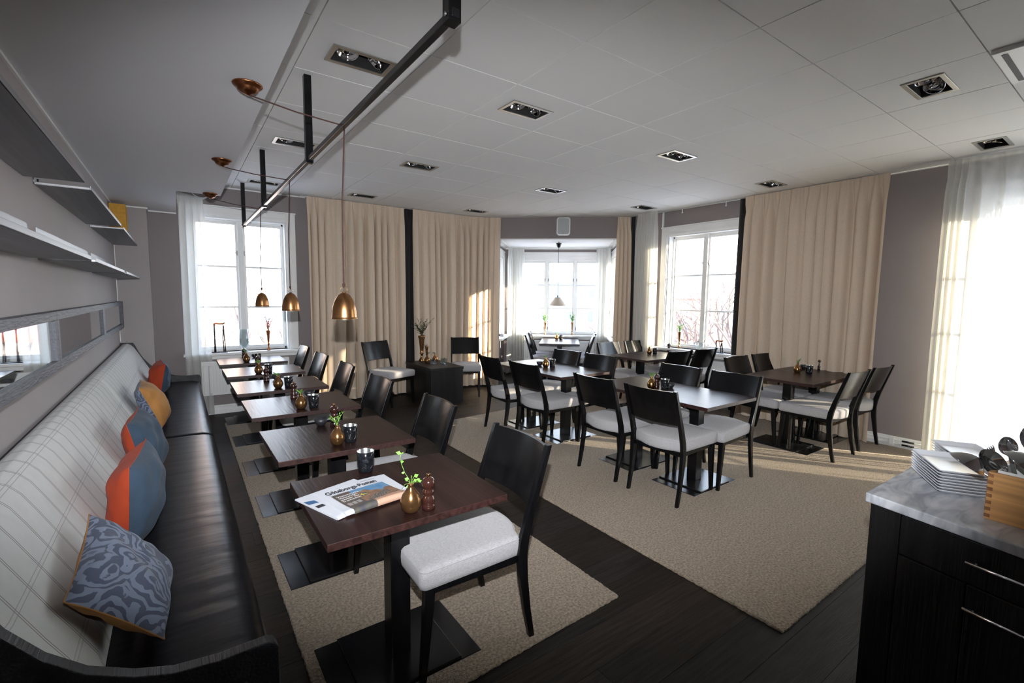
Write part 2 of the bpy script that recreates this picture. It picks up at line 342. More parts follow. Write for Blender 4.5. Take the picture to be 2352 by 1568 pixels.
# floor base + planks
fl = sempty('floor')
b = B(); b.box(XL-.3, XR+.3, YB-.3, YF+.3, -.14, -.013); b.fbox(BAY, BU0-.2, BU1+.2, -.2, BV+.2, -.15, -.0131); obj('subfloor', b, M['dark_gap'], fl)
def clip(poly, n, d):   # keep points with p.n <= d
    out = []
    for i in range(len(poly)):
        a, c = poly[i], poly[(i+1) % len(poly)]; da = a[0]*n[0]+a[1]*n[1]-d; dc = c[0]*n[0]+c[1]*n[1]-d
        if da <= 0: out.append(a)
        if (da < 0 < dc) or (dc < 0 < da):
            t = da/(da-dc); out.append((a[0]+(c[0]-a[0])*t, a[1]+(c[1]-a[1])*t))
    return out
def area(p): return abs(sum(p[i][0]*p[(i+1)%len(p)][1]-p[(i+1)%len(p)][0]*p[i][1] for i in range(len(p)))/2)
dHead = A0[0]*V[0]+A0[1]*V[1]
def rect(x0, x1, y0, y1): return [(x0,y0),(x1,y0),(x1,y1),(x0,y1)]
pw = 0.19
planks = []
y = -1.2
rnd = random.Random(3)
while y < YF:
    x = XL - rnd.random()*1.6
    while x < XR:
        L = 1.9 + rnd.random()*.5
        p = rect(max(x, XL)+.0008, min(x+L, XR)-.0008, y+.0008, min(y+pw, YF)-.0008)
        if min(x+L, XR) > max(x, XL)+.05:
            p = clip(p, V, dHead)
            if len(p) > 2 and area(p) > .01: planks.append((p, rnd.random()))
        x += L
    y += pw
fm = []
for k in range(4):
    c = [(0.036,.027,.021), (0.027,.0205,.016), (0.043,.031,.023), (0.031,.025,.022)][k]
    fm.append(mat('smoked_oak_plank', [q*.75 for q in c], 0.50, noise_s=7, noise_amt=0.5, bump=0.25, bump_s=30, stretch=(.5, 9, 1), spec=0.15))
for p, q in planks:
    b = B(); b.prism(p, -.0125, 0 - q*.0006); obj('plank', b, fm[int(q*3.99)], fl)
b = B(); b.fbox(BAY, BU0, BU1, 0, BV, -.0128, -.0004); obj('bay_floor_boards', b, fm[0], fl)

# ceiling: slab, grid, tiles
ce = sempty('ceiling')
b = B(); b.box(XL-.3, XR+.3, YB-.3, YF+.3, ZT, ZT+.15); obj('slab', b, M['dark_gap'], ce)
px_, py_ = .5927, .6073; gx0, gy0 = .030, .685
spots = [(i, j) for i in (1, 3, 6, 9) for j in (0, 3, 6, 9)]   # tile index of each recessed light
spots.remove((1, 0)); spots.remove((3, 0)); spots.remove((9, 9))
holes = {}
def spot_c(i, j): return (gx0+(i+.5)*px_+.0, gy0+(j+.5)*py_)
g = .0030; tiles = 0
acx = (gx0+6*px_, gx0+7*px_); acy = (gy0-1*py_, gy0)
for i in range(-1, 11):
    for j in range(-6, 11):
        if (i, j) == (6, -1): continue
        r0 = rect(gx0+i*px_+g, gx0+(i+1)*px_-g, gy0+j*py_+g, gy0+(j+1)*py_-g)
        for reg in (0, 1):
            p = clip(r0, (1, 0), XR-.001); p = clip(p, (0, 1), YF-.001); p = clip(p, V, dHead-.001); p = clip(p, (0, -1), -(YB+.001))
            if reg == 0: p = clip(p, (-1, 0), -(XS+.001))
            else: p = clip(clip(clip(p, (1, 0), XS), (-1, 0), -(XN+.001)), (0, -1), -(YN+.001))
            if len(p) < 3 or area(p) < .002: continue
            dz = (rnd.random()-.5)*.0012
            b = B()
            if reg == 0 and (i, j) in spots:
                cx, cy = spot_c(i, j); hx, hy = .155, .082
                x0, x1, y0, y1 = min(q[0] for q in p), max(q[0] for q in p), min(q[1] for q in p), max(q[1] for q in p)
                z0, z1 = H+dz, H+.02+dz
                b.box(x0, cx-hx, y0, y1, z0, z1).box(cx+hx, x1, y0, y1, z0, z1).box(cx-hx, cx+hx, y0, cy-hy, z0, z1).box(cx-hx, cx+hx, cy+hy, y1, z0, z1)
            else: b.prism(p, H+dz, H+.02+dz)
            obj('ceiling_tile', b, M['tile'], ce)
b = B()
for i in range(0, 12):
    x = gx0+i*px_
    if XS < x < XR: b.box(x-.008, x+.008, YB, YF, H+.0215, H+.024)
for j in range(-5, 11):
    y = gy0+j*py_; b.box(XS, XR, y-.008, y+.008, H+.0215, H+.024)
o = obj('ceiling_grid', b, M['grid'], ce)
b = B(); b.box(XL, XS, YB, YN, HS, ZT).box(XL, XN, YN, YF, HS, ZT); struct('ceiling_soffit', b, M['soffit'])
# trims
b = B(); b.box(XL, XL+.012, YB, 6.84, HS-.014, HS); b.box(XL, -.237, 6.828, 6.84, HS-.014, HS); b.box(-.237, -.225, 6.84, YF, HS-.014, HS); b.box(-.225, XN, YF-.012, YF, HS-.014, HS)
struct('trim_1', b, M['white'])
b = B(); b.box(XN, 1.5, YF-.02, YF, H-.018, H-.001); struct('trim_2', b, M['white'])
b = B(); b.box(XL, XL+.006, 6.828, 6.84, 1.0, HS-.014); struct('trim_3', b, M['white'])
# bay trims
b = B(); b.fbox(BAY, BU0, BU0+.03, 0.1, BV, BH-.03, BH); b.fbox(BAY, BU0, BU1, BV-.03, BV, BH-.03, BH); b.fbox(BAY, BU1-.03, BU1, 0.1, BV, BH-.03, BH)
b.fbox(BAY, BU0+.10, BU0+.125, 0.1, BV-.2, BH-.012, BH); b.fbox(BAY, BU1-.125, BU1-.10, .1, BV-.2, BH-.012, BH); b.fbox(BAY, BU0+.1, BU1-.1, BV-.22, BV-.195, BH-.012, BH)
struct('trim_4', b, M['white'])
b = B(); b.fbox(BAY, hu0+.02, hu1-.02, -.008, 0, BH-.012, BH+.004); struct('trim_5', b, M['white'])
def base(name, fr, L, h=.115):
    b = B(); b.fbox(fr, 0, L, 0, .014, 0, h-.02); b.fbox(fr, 0, L, 0, .022, 0, h*.45); b.fbox(fr, 0, L, 0, .010, h-.02, h); struct(name, b, M['white'], bevel=.003)
base('baseboard_front', ((XL, YF), (1, 0), (0, -1)), 4.7)
base('baseboard_right', ((XR, 5.2), (0, -1), (-1, 0)), 5.2-1.18)
base('baseboard_bay_back', (bp(BU0, BV), U, (-V[0], -V[1])), BU1-BU0, .13)
base('baseboard_bay_left', (bp(BU0, 0), V, U), BV, .13)
base('baseboard_bay_right', (bp(BU1, 0), V, (-U[0], -U[1])), BV, .13)

# ------------------------------------------------------------------ windows
def window(name, fr, w, z0, z1, lights, muntins, depth=.12, cas=.115, sill=(.12, .05, .055), handles=True):
    """fr: origin at the opening's left bottom on the room face of the wall; u along it, v OUTWARD"""
    o, u, v = fr; root = sempty(name)
    b = B()
    b.fbox(fr, -cas, 0, -.022, 0, z0-.0, z1+cas); b.fbox(fr, w, w+cas, -.022, 0, z0, z1+cas); b.fbox(fr, 0, w, -.022, 0, z1, z1+cas)
    b.fbox(fr, -cas*.42, -.012, -.032, -.022, z0, z1+cas*.42); b.fbox(fr, w+.012, w+cas*.42, -.032, -.022, z0, z1+cas*.42); b.fbox(fr, -.012, w+.012, -.032, -.022, z1+.012, z1+cas*.42)
    b.fbox(fr, -cas-.01, w+cas+.01, -.03, 0, z1+cas, z1+cas+.018)
    obj('window_casing', b, M['white'], root, bevel=.003)
    b = B(); b.fbox(fr, 0, .018, 0, depth, z0, z1); b.fbox(fr, w-.018, w, 0, depth, z0, z1); b.fbox(fr, .018, w-.018, 0, depth, z1-.018, z1)
    obj('window_jamb', b, M['white'], root, bevel=.002)
    b = B(); b.fbox(fr, .018, w-.018, depth-.02, depth+.06, z0, z0+.035); b.fbox(fr, .018, w-.018, depth-.02, depth+.06, z1-.045, z1)
    b.fbox(fr, 0, .045, depth-.02, depth+.06, z0, z1); b.fbox(fr, w-.045, w, depth-.02, depth+.06, z0, z1)
    for k in range(len(lights)-1):
        a, c = lights[k][1]+.026, lights[k+1][0]-.026
        if c > a: b.fbox(fr, a, c, depth-.035, depth+.06, z0, z1)
    obj('window_frame', b, M['white'], root, bevel=.004)
    for (a, c) in lights:
        b = B(); t = .032; zb, zt = z0+.05, z1-.07
        b.fbox(fr, a-t, a, depth, depth+.035, zb-.02, zt+.03); b.fbox(fr, c, c+t, depth, depth+.035, zb-.02, zt+.03)
        b.fbox(fr, a, c, depth, depth+.035, zb-.02, zb+.012); b.fbox(fr, a, c, depth, depth+.035, zt, zt+.03)
        for mz in muntins: b.fbox(fr, a, c, depth, depth+.03, mz-.011, mz+.011)
        sa = obj('sash', b, M['white'], root, bevel=.003)
        zz = [zb+.012] + list(muntins) + [zt]
        for q in range(len(zz)-1):
            b = B(); b.fbox(fr, a, c, depth+.014, depth+.018, zz[q]+(.011 if q else 0), zz[q+1]-(.011 if q < len(zz)-2 else 0)); obj('pane', b, M['glass'], sa)
    if handles:
        for k in range(len(lights)-1):
            for side in (lights[k][1]+.014, lights[k+1][0]-.014):
                for hz in (z0+.12, z0+1.28 if z1-z0 > 1.6 else z0+1.1):
                    b = B(); b.fbox(fr, side-.008, side+.008, depth-.012, depth, hz-.03, hz+.03); b.fbox(fr, side-.022, side+.004, depth-.022, depth-.010, hz-.006, hz+.006)
                    obj('window_catch', b, M['steel'], root)
    b = B(); s0, s1, sz = sill; b.fbox(fr, -cas-.03, w+cas+.03, -s0, 0, z0-.035, z0); b.fbox(fr, 0, w, 0, depth, z0-.035, z0)
    b.fbox(fr, -cas-.01, w+cas+.01, -.03, 0, z0-.035-sz, z0-.035)
    obj('window_sill', b, M['white'], root, bevel=.006)
    return root
mz = (1.375, 1.90)
window('window_1', ((.18, YF), (1, 0), (0, 1)), 1.065, .80, 2.51, [(.055, .475), (.59, 1.01)], mz)
window('window_2', ((XR, 4.575), (0, -1), (1, 0)), 1.16, .80, 2.51, [(.065, .52), (.64, 1.095)], mz)
window('door_1', ((XR, 1.055), (0, -1), (1, 0)), 2.055, .03, 2.51, [(.06, .62), (.74, 1.315), (1.435, 1.995)], (.80,)+mz, sill=(.03, .0, .0), handles=False)
window('window_3', (bp(.22, BV), U, V), 1.66, .80, 2.31, [(.065, .505), (.602, 1.075), (1.172, 1.60)], (1.33, 1.80), depth=.10)
window('window_4', (bp(BU0, .35), V, (-U[0], -U[1])), .90, .80, 2.31, [(.06, .40), (.50, .84)], (1.33, 1.80), depth=.10, sill=(.14, .05, .05))
window('window_5', (bp(BU1, .35), V, U), .90, .80, 2.31, [(.06, .40), (.50, .84)], (1.33, 1.80), depth=.10, sill=(.10, .05, .05))
# pale vertical pipe / cable cover beside window_2
b = B(); b.box(XR-.02, XR, 4.665, 4.69, 2.63, H); struct('trim_6', b, M['white'])

# ------------------------------------------------------------------ radiators
def radiator(label, fr, w, z0, z1):
    t = thing('radiator', label, 'radiator', (fr[0][0], fr[0][1], 0))
    f0 = ((0, 0), fr[1], fr[2])
    b = B(); b.fbox(f0, 0, w, .03, .045, z0, z1-.02)
    n = int(w/.033)
    for k in range(n):
        a = .012 + k*(w-.024)/n; b.fbox(f0, a+.005, a+.025, .045, .053, z0+.03, z1-.06)
    b.fbox(f0, 0, w, .045, .051, z1-.055, z1-.02); b.fbox(f0, 0, w, .045, .049, z0, z0+.025)
    obj('front_panel', b, M['white'], t, bevel=.002)
    b = B(); b.fbox(f0, 0, w, -.04, .051, z1-.02, z1)
    obj('top_grille', b, M['white'], t, bevel=.002)
    b = B(); b.fbox(f0, 0, w, -.04, -.028, z0, z1-.02); b.fbox(f0, 0, .01, -.028, .03, z0, z1-.02); b.fbox(f0, w-.01, w, -.028, .03, z0, z1-.02); obj('back_panel', b, M['white'], t)
    b = B()
    for a in (w*.2, w*.8): b.fbox(f0, a-.015, a+.015, -.10, -.04, z0+.1, z0+.14); b.fbox(f0, a-.015, a+.015, -.10, -.04, z1-.14, z1-.10)
    obj('wall_bracket', b, M['white'], t); return t
radiator('white ribbed panel radiator below the left window', ((.21, YF-.09), (1, 0), (0, -1)), 1.0, .27, .70)
radiator('white ribbed panel radiator under the bay window', (bp(.35, BV-.09), U, (-V[0], -V[1])), 1.42, .14, .69)
radiator('white ribbed panel radiator under the right-hand window, half hidden by chairs', ((XR-.10, 4.55), (0, -1), (-1, 0)), 1.12, .14, .69)

# heating pipes along right baseboard
t = thing('heating_pipes', 'pair of thin white heating pipes clipped along the right baseboard', 'pipe', (XR-.035, 1.0, 0))
for z in (.045, .085):
    b = B(); b.tube([(0, .2, z), (0, 2.1, z)], .007, 8); obj('pipe', b, M['white_plastic'], t, smooth=True)
for y in (.30, .62):
    b = B(); b.box(-.018, .018, y-.022, y+.022, .025, .105); obj('pipe_clip', b, M['white_plastic'], t, bevel=.005)
for z in (.045, .085):
    b = B(); b.tube([(-.012, .43, z), (-.012, .53, z)], .010, 8); b.tube([(-.012, .48, z), (-.035, .48, z+.012)], .006, 6); obj('valve', b, M['black_metal'], t, smooth=True)

# ------------------------------------------------------------------ curtains
def curtain(name, label, path, z0, z1, m, amp=.035, lam=.11, pinch=.35, flare=None, seed=0, group=None, top_fn=None, header=False):
    pts = [Vector((*p, 0)) for p in path]; seg = [(pts[i+1]-pts[i]).length for i in range(len(pts)-1)]; L = sum(seg)
    rr = random.Random(seed); ph = [rr.random()*6.28 for _ in range(8)]
    n = max(12, int(L/.0085)); nz = 30
    def at(s):
        a = s*L
        for i, q in enumerate(seg):
            if a <= q or i == len(seg)-1:
                t_ = a/q; p = pts[i].lerp(pts[i+1], t_); d = (pts[i+1]-pts[i]).normalized(); return p, d
            a -= q
    def fn(i, j):
        s = i; z = z1 + (z0-z1)*j
        ss = s
        if flare: ss = s*(1+flare*j) - flare*j*.5
        p, d = at(min(max(s, 0), 1)); nrm = Vector((-d.y, d.x, 0))
        a = s*L
        w = 2*math.pi*a/lam + 1.6*math.sin(a*3.1+ph[0]) + 1.3*math.sin(a*7.3+ph[1]) + .9*math.sin(a*13.7+ph[6]) + .5*math.sin(a*2.2+ph[2]+j*2.0)
        f = math.sin(w); f = math.copysign(abs(f)**.75, f)
        f2 = math.sin(2*math.pi*a/(lam*.5)+ph[3])
        k = min(1, j/.12); k = k*k*(3-2*k)
        ampz = amp*(pinch*(1-k) + k*(.85+.35*math.sin(a*5+ph[4])+.2*math.sin(a*17+ph[7])))
        off = ampz*(f*(.35+.65*k) + f2*(.5*(1-k)+.12*k)) + .012*math.sin(j*4+a*4+ph[5])*k
        q = p + nrm*off + d*(.018*math.sin(w*1.0+1.3)*k)
        if flare: q = q + d*((s-.5)*L*flare*j)
        zz = z
        if top_fn and j < .2: zz = z + (top_fn(s)-z1)*(1-j/.2)
        if j > .99: zz = z0 + .012*abs(math.sin(w*.5))
        return (q.x, q.y, zz)
    b = B(); b.grid(fn, n, nz); o = obj(name, b, m, None, smooth=True)
    tag(o, label, 'curtain', group)
    if header:
        b = B(); b.grid(lambda i, j: tuple(Vector(fn(i, j*.028))+Vector((0, 0, .001))), n, 2)
    return o
ztc = H-.006
curtain('beige_curtain', 'beige floor-length curtain on the front wall, left of the black velvet strip', [(1.49, 6.915), (2.88, 6.915)], .02, ztc, M['beige'], amp=.042, lam=.125, seed=1)
curtain('black_curtain', 'narrow black velvet curtain between the two beige front curtains', [(2.80, 6.955), (3.10, 6.955)], .02, ztc, M['velvet'], amp=.022, lam=.10, seed=2)
curtain('beige_curtain', 'beige floor-length curtain sweeping round to the bay, behind the low black chest', [(3.02, 6.90), (4.05, 6.90), (4.30, 6.82), (4.50, 6.67)], .02, ztc, M['beige'], amp=.040, lam=.118, seed=3)
curtain('beige_curtain', 'narrow gathered beige curtain at the right side of the bay opening', [bp(1.985, -.06), bp(2.10, -.06), (6.13, 5.27)], .02, ztc, M['beige'], amp=.035, lam=.062, seed=4, flare=.3)
curtain('black_curtain', 'thin black velvet curtain right of the bay opening', [(6.16, 5.29), (6.15, 5.19)], .02, ztc, M['velvet'], amp=.012, lam=.06, seed=5)
curtain('sheer_curtain', 'gathered white sheer curtain left of the right-hand window', [(6.02, 5.04), (6.02, 4.66)], .02, ztc, M['sheer'], amp=.026, lam=.055, seed=6)
curtain('black_curtain', 'black velvet curtain edge at the right side of the right-hand window', [(6.15, 3.44), (6.15, 3.20)], .02, ztc, M['velvet'], amp=.018, lam=.10, seed=7)
curtain('beige_curtain', 'wide beige curtain on the right wall behind the four-chair table', [(6.08, 3.33), (6.08, 1.80)], .02, ztc, M['beige'], amp=.042, lam=.128, seed=8)
curtain('sheer_curtain', 'bright white sheer curtain covering the window above the buffet counter', [(6.00, 1.34), (6.00, 1.18)], .02, ztc, M['sheer'], amp=.022, lam=.045, seed=9)
curtain('sheer_curtain', 'wide sunlit white sheer curtain at the right edge of the photo', [(5.99, 1.19), (5.99, -1.35)], .02, ztc, M['sheer'], amp=.026, lam=.15, seed=10)
curtain('sheer_curtain', 'white sheer curtain hanging left of the left window behind the bench', [(.05, 6.92), (.31, 6.92)], .03, 2.72, M['sheer'], amp=.032, lam=.06, seed=11, top_fn=lambda s: 2.745-.05*s)
curtain('sheer_curtain', 'white sheer curtain in the left corner of the bay', [bp(.04, 1.12), bp(.10, 1.31), bp(.33, 1.35)], .03, BH-.015, M['sheer'], amp=.028, lam=.06, seed=12, flare=.25)
curtain('sheer_curtain', 'glowing white sheer curtain in the right corner of the bay', [bp(1.74, 1.35), bp(1.93, 1.32), bp(1.99, 1.15)], .03, BH-.015, M['sheer'], amp=.028, lam=.06, seed=13)
# draped end of the sheer at the soffit notch
b = B()
def dr(i, j):
    a = i*math.pi; return (.20+.17*i, 6.88-.05*j, 2.735-.02*i-.055*math.sin(a)*(1-j*.35))
b.grid(dr, 14, 3); tag(obj('curtain_swag', b, M['sheer'], smooth=True), 'small sagging loop of white sheer fabric beside the lowered ceiling', 'fabric')
def rail(label, pts, z=H-.0075):
    b = B(); b.tube([(*p, z) for p in pts], .006, 8)
    t = obj('curtain_rail', b, M['white_plastic'], smooth=True); tag(t, label, 'curtain rail')
rail('white ceiling curtain rail along the front wall', [(1.42, 6.965), (4.05, 6.965), (4.22, 6.93)])
rail('white ceiling curtain rail along the right wall', [(6.165, 5.25), (6.165, -1.3)])

# ------------------------------------------------------------------ rugs
def rug(label, x0, x1, y0, y1, cut=None):
    rr = random.Random(5); poly = []
    def edge(a, c):
        n = int(math.dist(a, c)/.012)
        for k in range(n):
            t_ = k/n; poly.append((a[0]+(c[0]-a[0])*t_+(rr.random()-.5)*.006, a[1]+(c[1]-a[1])*t_+(rr.random()-.5)*.006))
    cs = cut if cut else [(x0,y0),(x1,y0),(x1,y1),(x0,y1)]
    for k in range(len(cs)): edge(cs[k], cs[(k+1) % len(cs)])
    b = B(); n = len(poly); cx = sum(p[0] for p in poly)/n; cy = sum(p[1] for p in poly)/n
    ins = [(p[0]+(cx-p[0])*.006/max(.3, math.dist(p, (cx, cy))), p[1]+(cy-p[1])*.006/max(.3, math.dist(p, (cx, cy)))) for p in poly]
    b.add([(x,y,.001) for x,y in poly]+[(x,y,.009) for x,y in poly]+[(x,y,.013) for x,y in ins], [(i,(i+1)%n,n+(i+1)%n,n+i) for i in range(n)]+[(n+i,n+(i+1)%n,2*n+(i+1)%n,2*n+i) for i in range(n)]+[tuple(range(2*n,3*n))])
    o = obj('rug', b, M['rug']); tag(o, label, 'rug'); return o
rug('narrow beige pile rug under the row of tables beside the bench', 0, 0, 0, 0, [(.365, 1.50), (1.80, 1.545), (1.835, 6.40), (.40, 6.45)])
rug('large beige pile rug under the tables on the right side of the room', 0, 0, 0, 0, [(2.235, .925), (6.15, .925), (6.15, 5.15), (5.6, 5.6), (3.5, 5.17), (2.25, 5.06)])
RZ = .012

# ------------------------------------------------------------------ chair
def make_chair():
    t = thing('dining_chair', '', 'chair', (0,0,0))
    # seat: plan outline
    out = []
    def arc(cx, cy, r, a0, a1, n=6):
        for k in range(n+1): a = R(a0+(a1-a0)*k/n); out.append((cx+r*math.cos(a), cy+r*math.sin(a)))
    arc(.205, .255, .03, 0, 90); arc(-.205, .255, .03, 90, 180)
    out.append((-.226, 0)); arc(-.195, -.175, .022, 180, 230, 3)
    for k in range(9):
        a = -.155+.31*k/8; out.append((a, -.205-.045*(1-(a/.155)**2)))
    arc(.195, -.175, .022, -50, 0, 3); out.append((.226, 0))
    def ring(ins, z, crown=0):
        n = len(out); r = []
        for k in range(n):
            p = Vector(out[k]); a = Vector(out[k-1]); c = Vector(out[(k+1) % n]); tn = (c-a).normalized(); nr = Vector((tn.y, -tn.x))
            q = p - nr*ins; r.append((q.x, q.y, z))
        return r
    b = B(); b.rings([[(x*.95, y*.95, .398) for x, y, z in ring(0, 0)], [(x*.99, y*.99, .404) for x, y, z in ring(0, 0)], ring(0, .425), [(x*1.006, y*1.006, .45) for x, y, z in ring(0, 0)], ring(0, .470), [(x*.985, y*.985, .481) for x, y, z in ring(0, 0)], [(x*.95, y*.95, .4885) for x, y, z in ring(0, 0)], [(x*.84, y*.84, .4935) for x, y, z in ring(0, 0)], [(x*.55, y*.55, .4965) for x, y, z in ring(0, 0)], [(x*.2, y*.2, .4975) for x, y, z in ring(0, 0)]])
    obj('seat_cushion', b, M['seat'], t, smooth=True)
    b = B(); rg = ring(.0005, .4765); b.tube(rg, .0016, 5, closed=True, caps=False); obj('seat_seam', b, M['seat'], t, smooth=True)
    b = B(); b.box(-.195, .195, .235, .255, .365, .400).box(-.21, -.19, -.19, .235, .365, .400).box(.19, .21, -.19, .235, .365, .400).box(-.195, .195, -.205, -.185, .365, .400)
    obj('seat_frame', b, M['black'], t, bevel=.002)
    prof = [(-.252, 0, .028), (-.225, .14, .034), (-.203, .30, .042), (-.196, .40, .048), (-.205, .47, .047), (-.232, .57, .041), (-.285, .73, .034), (-.335, .878, .026)]
    for s in (-1, 1):
        b = B(); rs = []
        for y, z, ty in prof:
            x0 = s*.232; x1 = s*(.232-.026 if z > .2 else .232-.024)
            rs.append([(x0, y-ty/2, z), (x1, y-ty/2, z), (x1, y+ty/2, z), (x0, y+ty/2, z)][::s])
        b.rings(rs); obj('rear_leg', b, M['black'], t, bevel=.003)
    for s in (-1, 1):
        b = B(); rs = []
        for y, z, w in ((.268, 0, .026), (.250, .22, .034), (.238, .40, .042)):
            cx = s*.200; rs.append([(cx-w/2, y-w/2, z), (cx+w/2, y-w/2, z), (cx+w/2, y+w/2, z), (cx-w/2, y+w/2, z)])
        b.rings(rs); obj('front_leg', b, M['black'], t, bevel=.003)
    def yline(z): return -.232 + (-.335+.232)*(z-.57)/(.878-.57)
    b = B(); nx = 14; zs = [.612, .70, .79, .872]
    def P(x, z, off): return (x, yline(z) - .034*(1-(x/.207)**2) + off, z)
    fr = [[P(-.207+.414*k/nx, z, .012) for z in zs] for k in range(nx+1)]; bk = [[P(-.207+.414*k/nx, z, -.004) for z in zs] for k in range(nx+1)]
    b.rings([f + g_[::-1] for f, g_ in zip(fr, bk)]); obj('backrest', b, M['black'], t, autos=True)
    return t
proto = make_chair(); first = [proto]
def chair(x, y, rz, label, group, z=RZ):
    if first:
        o = first.pop(); o.location = (x, y, z); o.rotation_euler = (0, 0, R(rz)); o['label'] = label; o['group'] = group; return o
    return copy_tree(proto, (x, y, z), R(rz), label, group)
G1 = 'black chairs facing the bench'
nm = ['at the table with the newspaper, nearest the camera', 'at the second bench table, beside its black tumbler', 'drawn up to the third bench table', 'drawn up to the fourth bench table', 'drawn up to the fifth bench table', 'at the farthest bench table by the left window']
for k, (x, y, a) in enumerate([(1.003, 1.803, 88.5), (1.018, 2.70, 88), (.990, 3.665, 92), (.985, 4.60, 89), (.975, 5.52, 92), (.990, 6.47, 90)]):
    chair(x, y, a, 'black chair with pale grey seat ' + nm[k], G1)
G2 = 'black chairs in the middle of the room'
chair(3.185, 2.235, -87, 'black chair seen from behind, nearest on the left side of the front centre table', G2)
chair(3.190, 2.815, -90, 'black chair seen from behind, second on the left side of the front centre table', G2)
chair(3.750, 2.215, 92, 'black chair at the right side of the front centre table, the nearer of its two', G2)
chair(3.745, 2.795, 90, 'black chair at the right side of the front centre table, the farther of its two', G2)
chair(3.165, 3.785, -88, 'black chair seen from behind, nearer one on the left of the back centre table', G2)
chair(3.150, 4.375, -95, 'black chair seen from behind, farther one on the left of the back centre table', G2)
chair(3.690, 3.80, 95, 'black chair on the right of the back centre table, nearer one', G2)
chair(3.665, 4.37, 93, 'black chair on the right of the back centre table, farther one', G2)
G3 = 'black chairs round the tables by the right wall'
chair(5.265, 4.555, 180, 'black chair with shiny back, left one behind the table by the right-hand window', G3)
chair(5.852, 4.555, 177, 'black chair with shiny back, right one behind the table by the right-hand window', G3)
chair(5.250, 3.935, -3, 'black chair in front of the table by the right-hand window, left one', G3)
chair(5.810, 3.925, -2, 'black chair in front of the table by the right-hand window, right one', G3)
chair(5.300, 2.585, 178, 'black chair behind the table below the wide beige curtain, left one', G3)
chair(5.885, 2.570, 177, 'black chair behind the table below the wide beige curtain, right one', G3)
chair(5.262, 1.997, -2.5, 'black chair with sunlit seat in front of the right-hand table, left one', G3)
chair(5.870, 1.985, -3, 'black chair in front of the right-hand table, right one next to the grey wall', G3)
G4 = 'black chairs at the bay table'
ba = math.degrees(math.atan2(U[1], U[0]))
for u_, v_, a, l in ((.80, .44, -90, 'black chair side-on at the left of the bay table, nearer one'), (.81, 1.08, -90, 'black chair side-on at the left of the bay table, by the radiator'),
                     (1.34, .46, 90, 'black chair side-on at the right of the bay table, nearer one'), (1.40, 1.06, 90, 'black chair side-on at the right of the bay table, by the radiator')):
    p = bp(u_, v_); chair(p[0], p[1], ba+a, l, G4, z=0)
chair(2.46, 6.475, 199.8, 'black chair with pale seat standing alone left of the low black chest', 'spare black chairs beside the chest', z=0)
chair(3.70, 6.45, 152.4, 'black chair standing right of the low black chest in front of the curtain', 'spare black chairs beside the chest', z=0)

# ------------------------------------------------------------------ tables
def make_table():
    t = thing('dining_table', '', 'table')
    b = B(); b.box(-.355, .355, -.31, .31, .712, .740); b.m = [1, 0, 1, 1, 1, 1]
    obj('tabletop', b, [M['wenge'], M['wenge_edge']], t, bevel=.002)
    b = B(); b.box(-.17, .17, -.17, .17, .700, .712); obj('top_plate', b, M['black_metal'], t)
    b = B(); b.box(-.0425, .0425, -.0425, .0425, .024, .700); obj('column', b, M['black'], t, bevel=.003)
    b = B(); b.box(-.30, .30, -.205, .205, 0, .012); obj('base_plate', b, M['black_metal'], t, bevel=.003)
    b = B(); b.box(-.205, .205, -.20, .20, .012, .024); obj('upper_base_plate', b, M['black_metal'], t, bevel=.003)
    return t
tproto = make_table(); tf = [tproto]
def table(x, y, rz, label, group, z=0.004):
    if tf:
        o = tf.pop(); o.location = (x, y, z); o.rotation_euler = (0, 0, R(rz)); o['label'] = label; o['group'] = group; return o
    return copy_tree(tproto, (x, y, z), R(rz), label, group)
GT = 'dark tables along the bench'
tl = ['dark wenge table with a folded newspaper, nearest in the row along the bench', 'dark wenge table just behind the newspaper table, with a black bowl and tumbler', 'third dark wenge table along the bench', 'fourth dark wenge table along the bench', 'fifth dark wenge table along the bench', 'farthest dark wenge table of the bench row, next to the left window']
TY = [1.83, 2.745, 3.715, 4.61, 5.55, 6.505]
for k, y in enumerate(TY): table(.7155, y, 0 if k != 1 else .4, tl[k], GT)
GC = 'dark tables pushed together in pairs'
table(3.525, 2.245, 0, 'bare shiny front half of the front centre pair of tables on the large rug', GC)
table(3.525, 2.866, 0, 'back half of the front centre pair of tables, holding a bronze vase and pepper mill', GC)
table(3.485, 3.835, 0, 'front half of the back centre pair of tables', GC)
table(3.485, 4.456, 0, 'back half of the back centre pair of tables', GC)
table(5.263, 4.265, 90, 'left half of the table pair beside the right-hand window', GC)
table(5.884, 4.265, 90, 'right half of the table pair, against the sill of the right-hand window', GC)
table(5.245, 2.285, 90, 'left half of the brown table pair in front of the wide beige curtain', GC)
table(5.866, 2.285, 90, 'right half of the brown table pair, ending at the wide beige curtain', GC)
p = bp(1.07, .49); table(p[0], p[1], ba, 'nearer half of the table pair standing in the bay', GC, z=0)
p = bp(1.07, 1.111); table(p[0], p[1], ba, 'farther half of the table pair in the bay, by the radiator', GC, z=0)
ZTb = .744

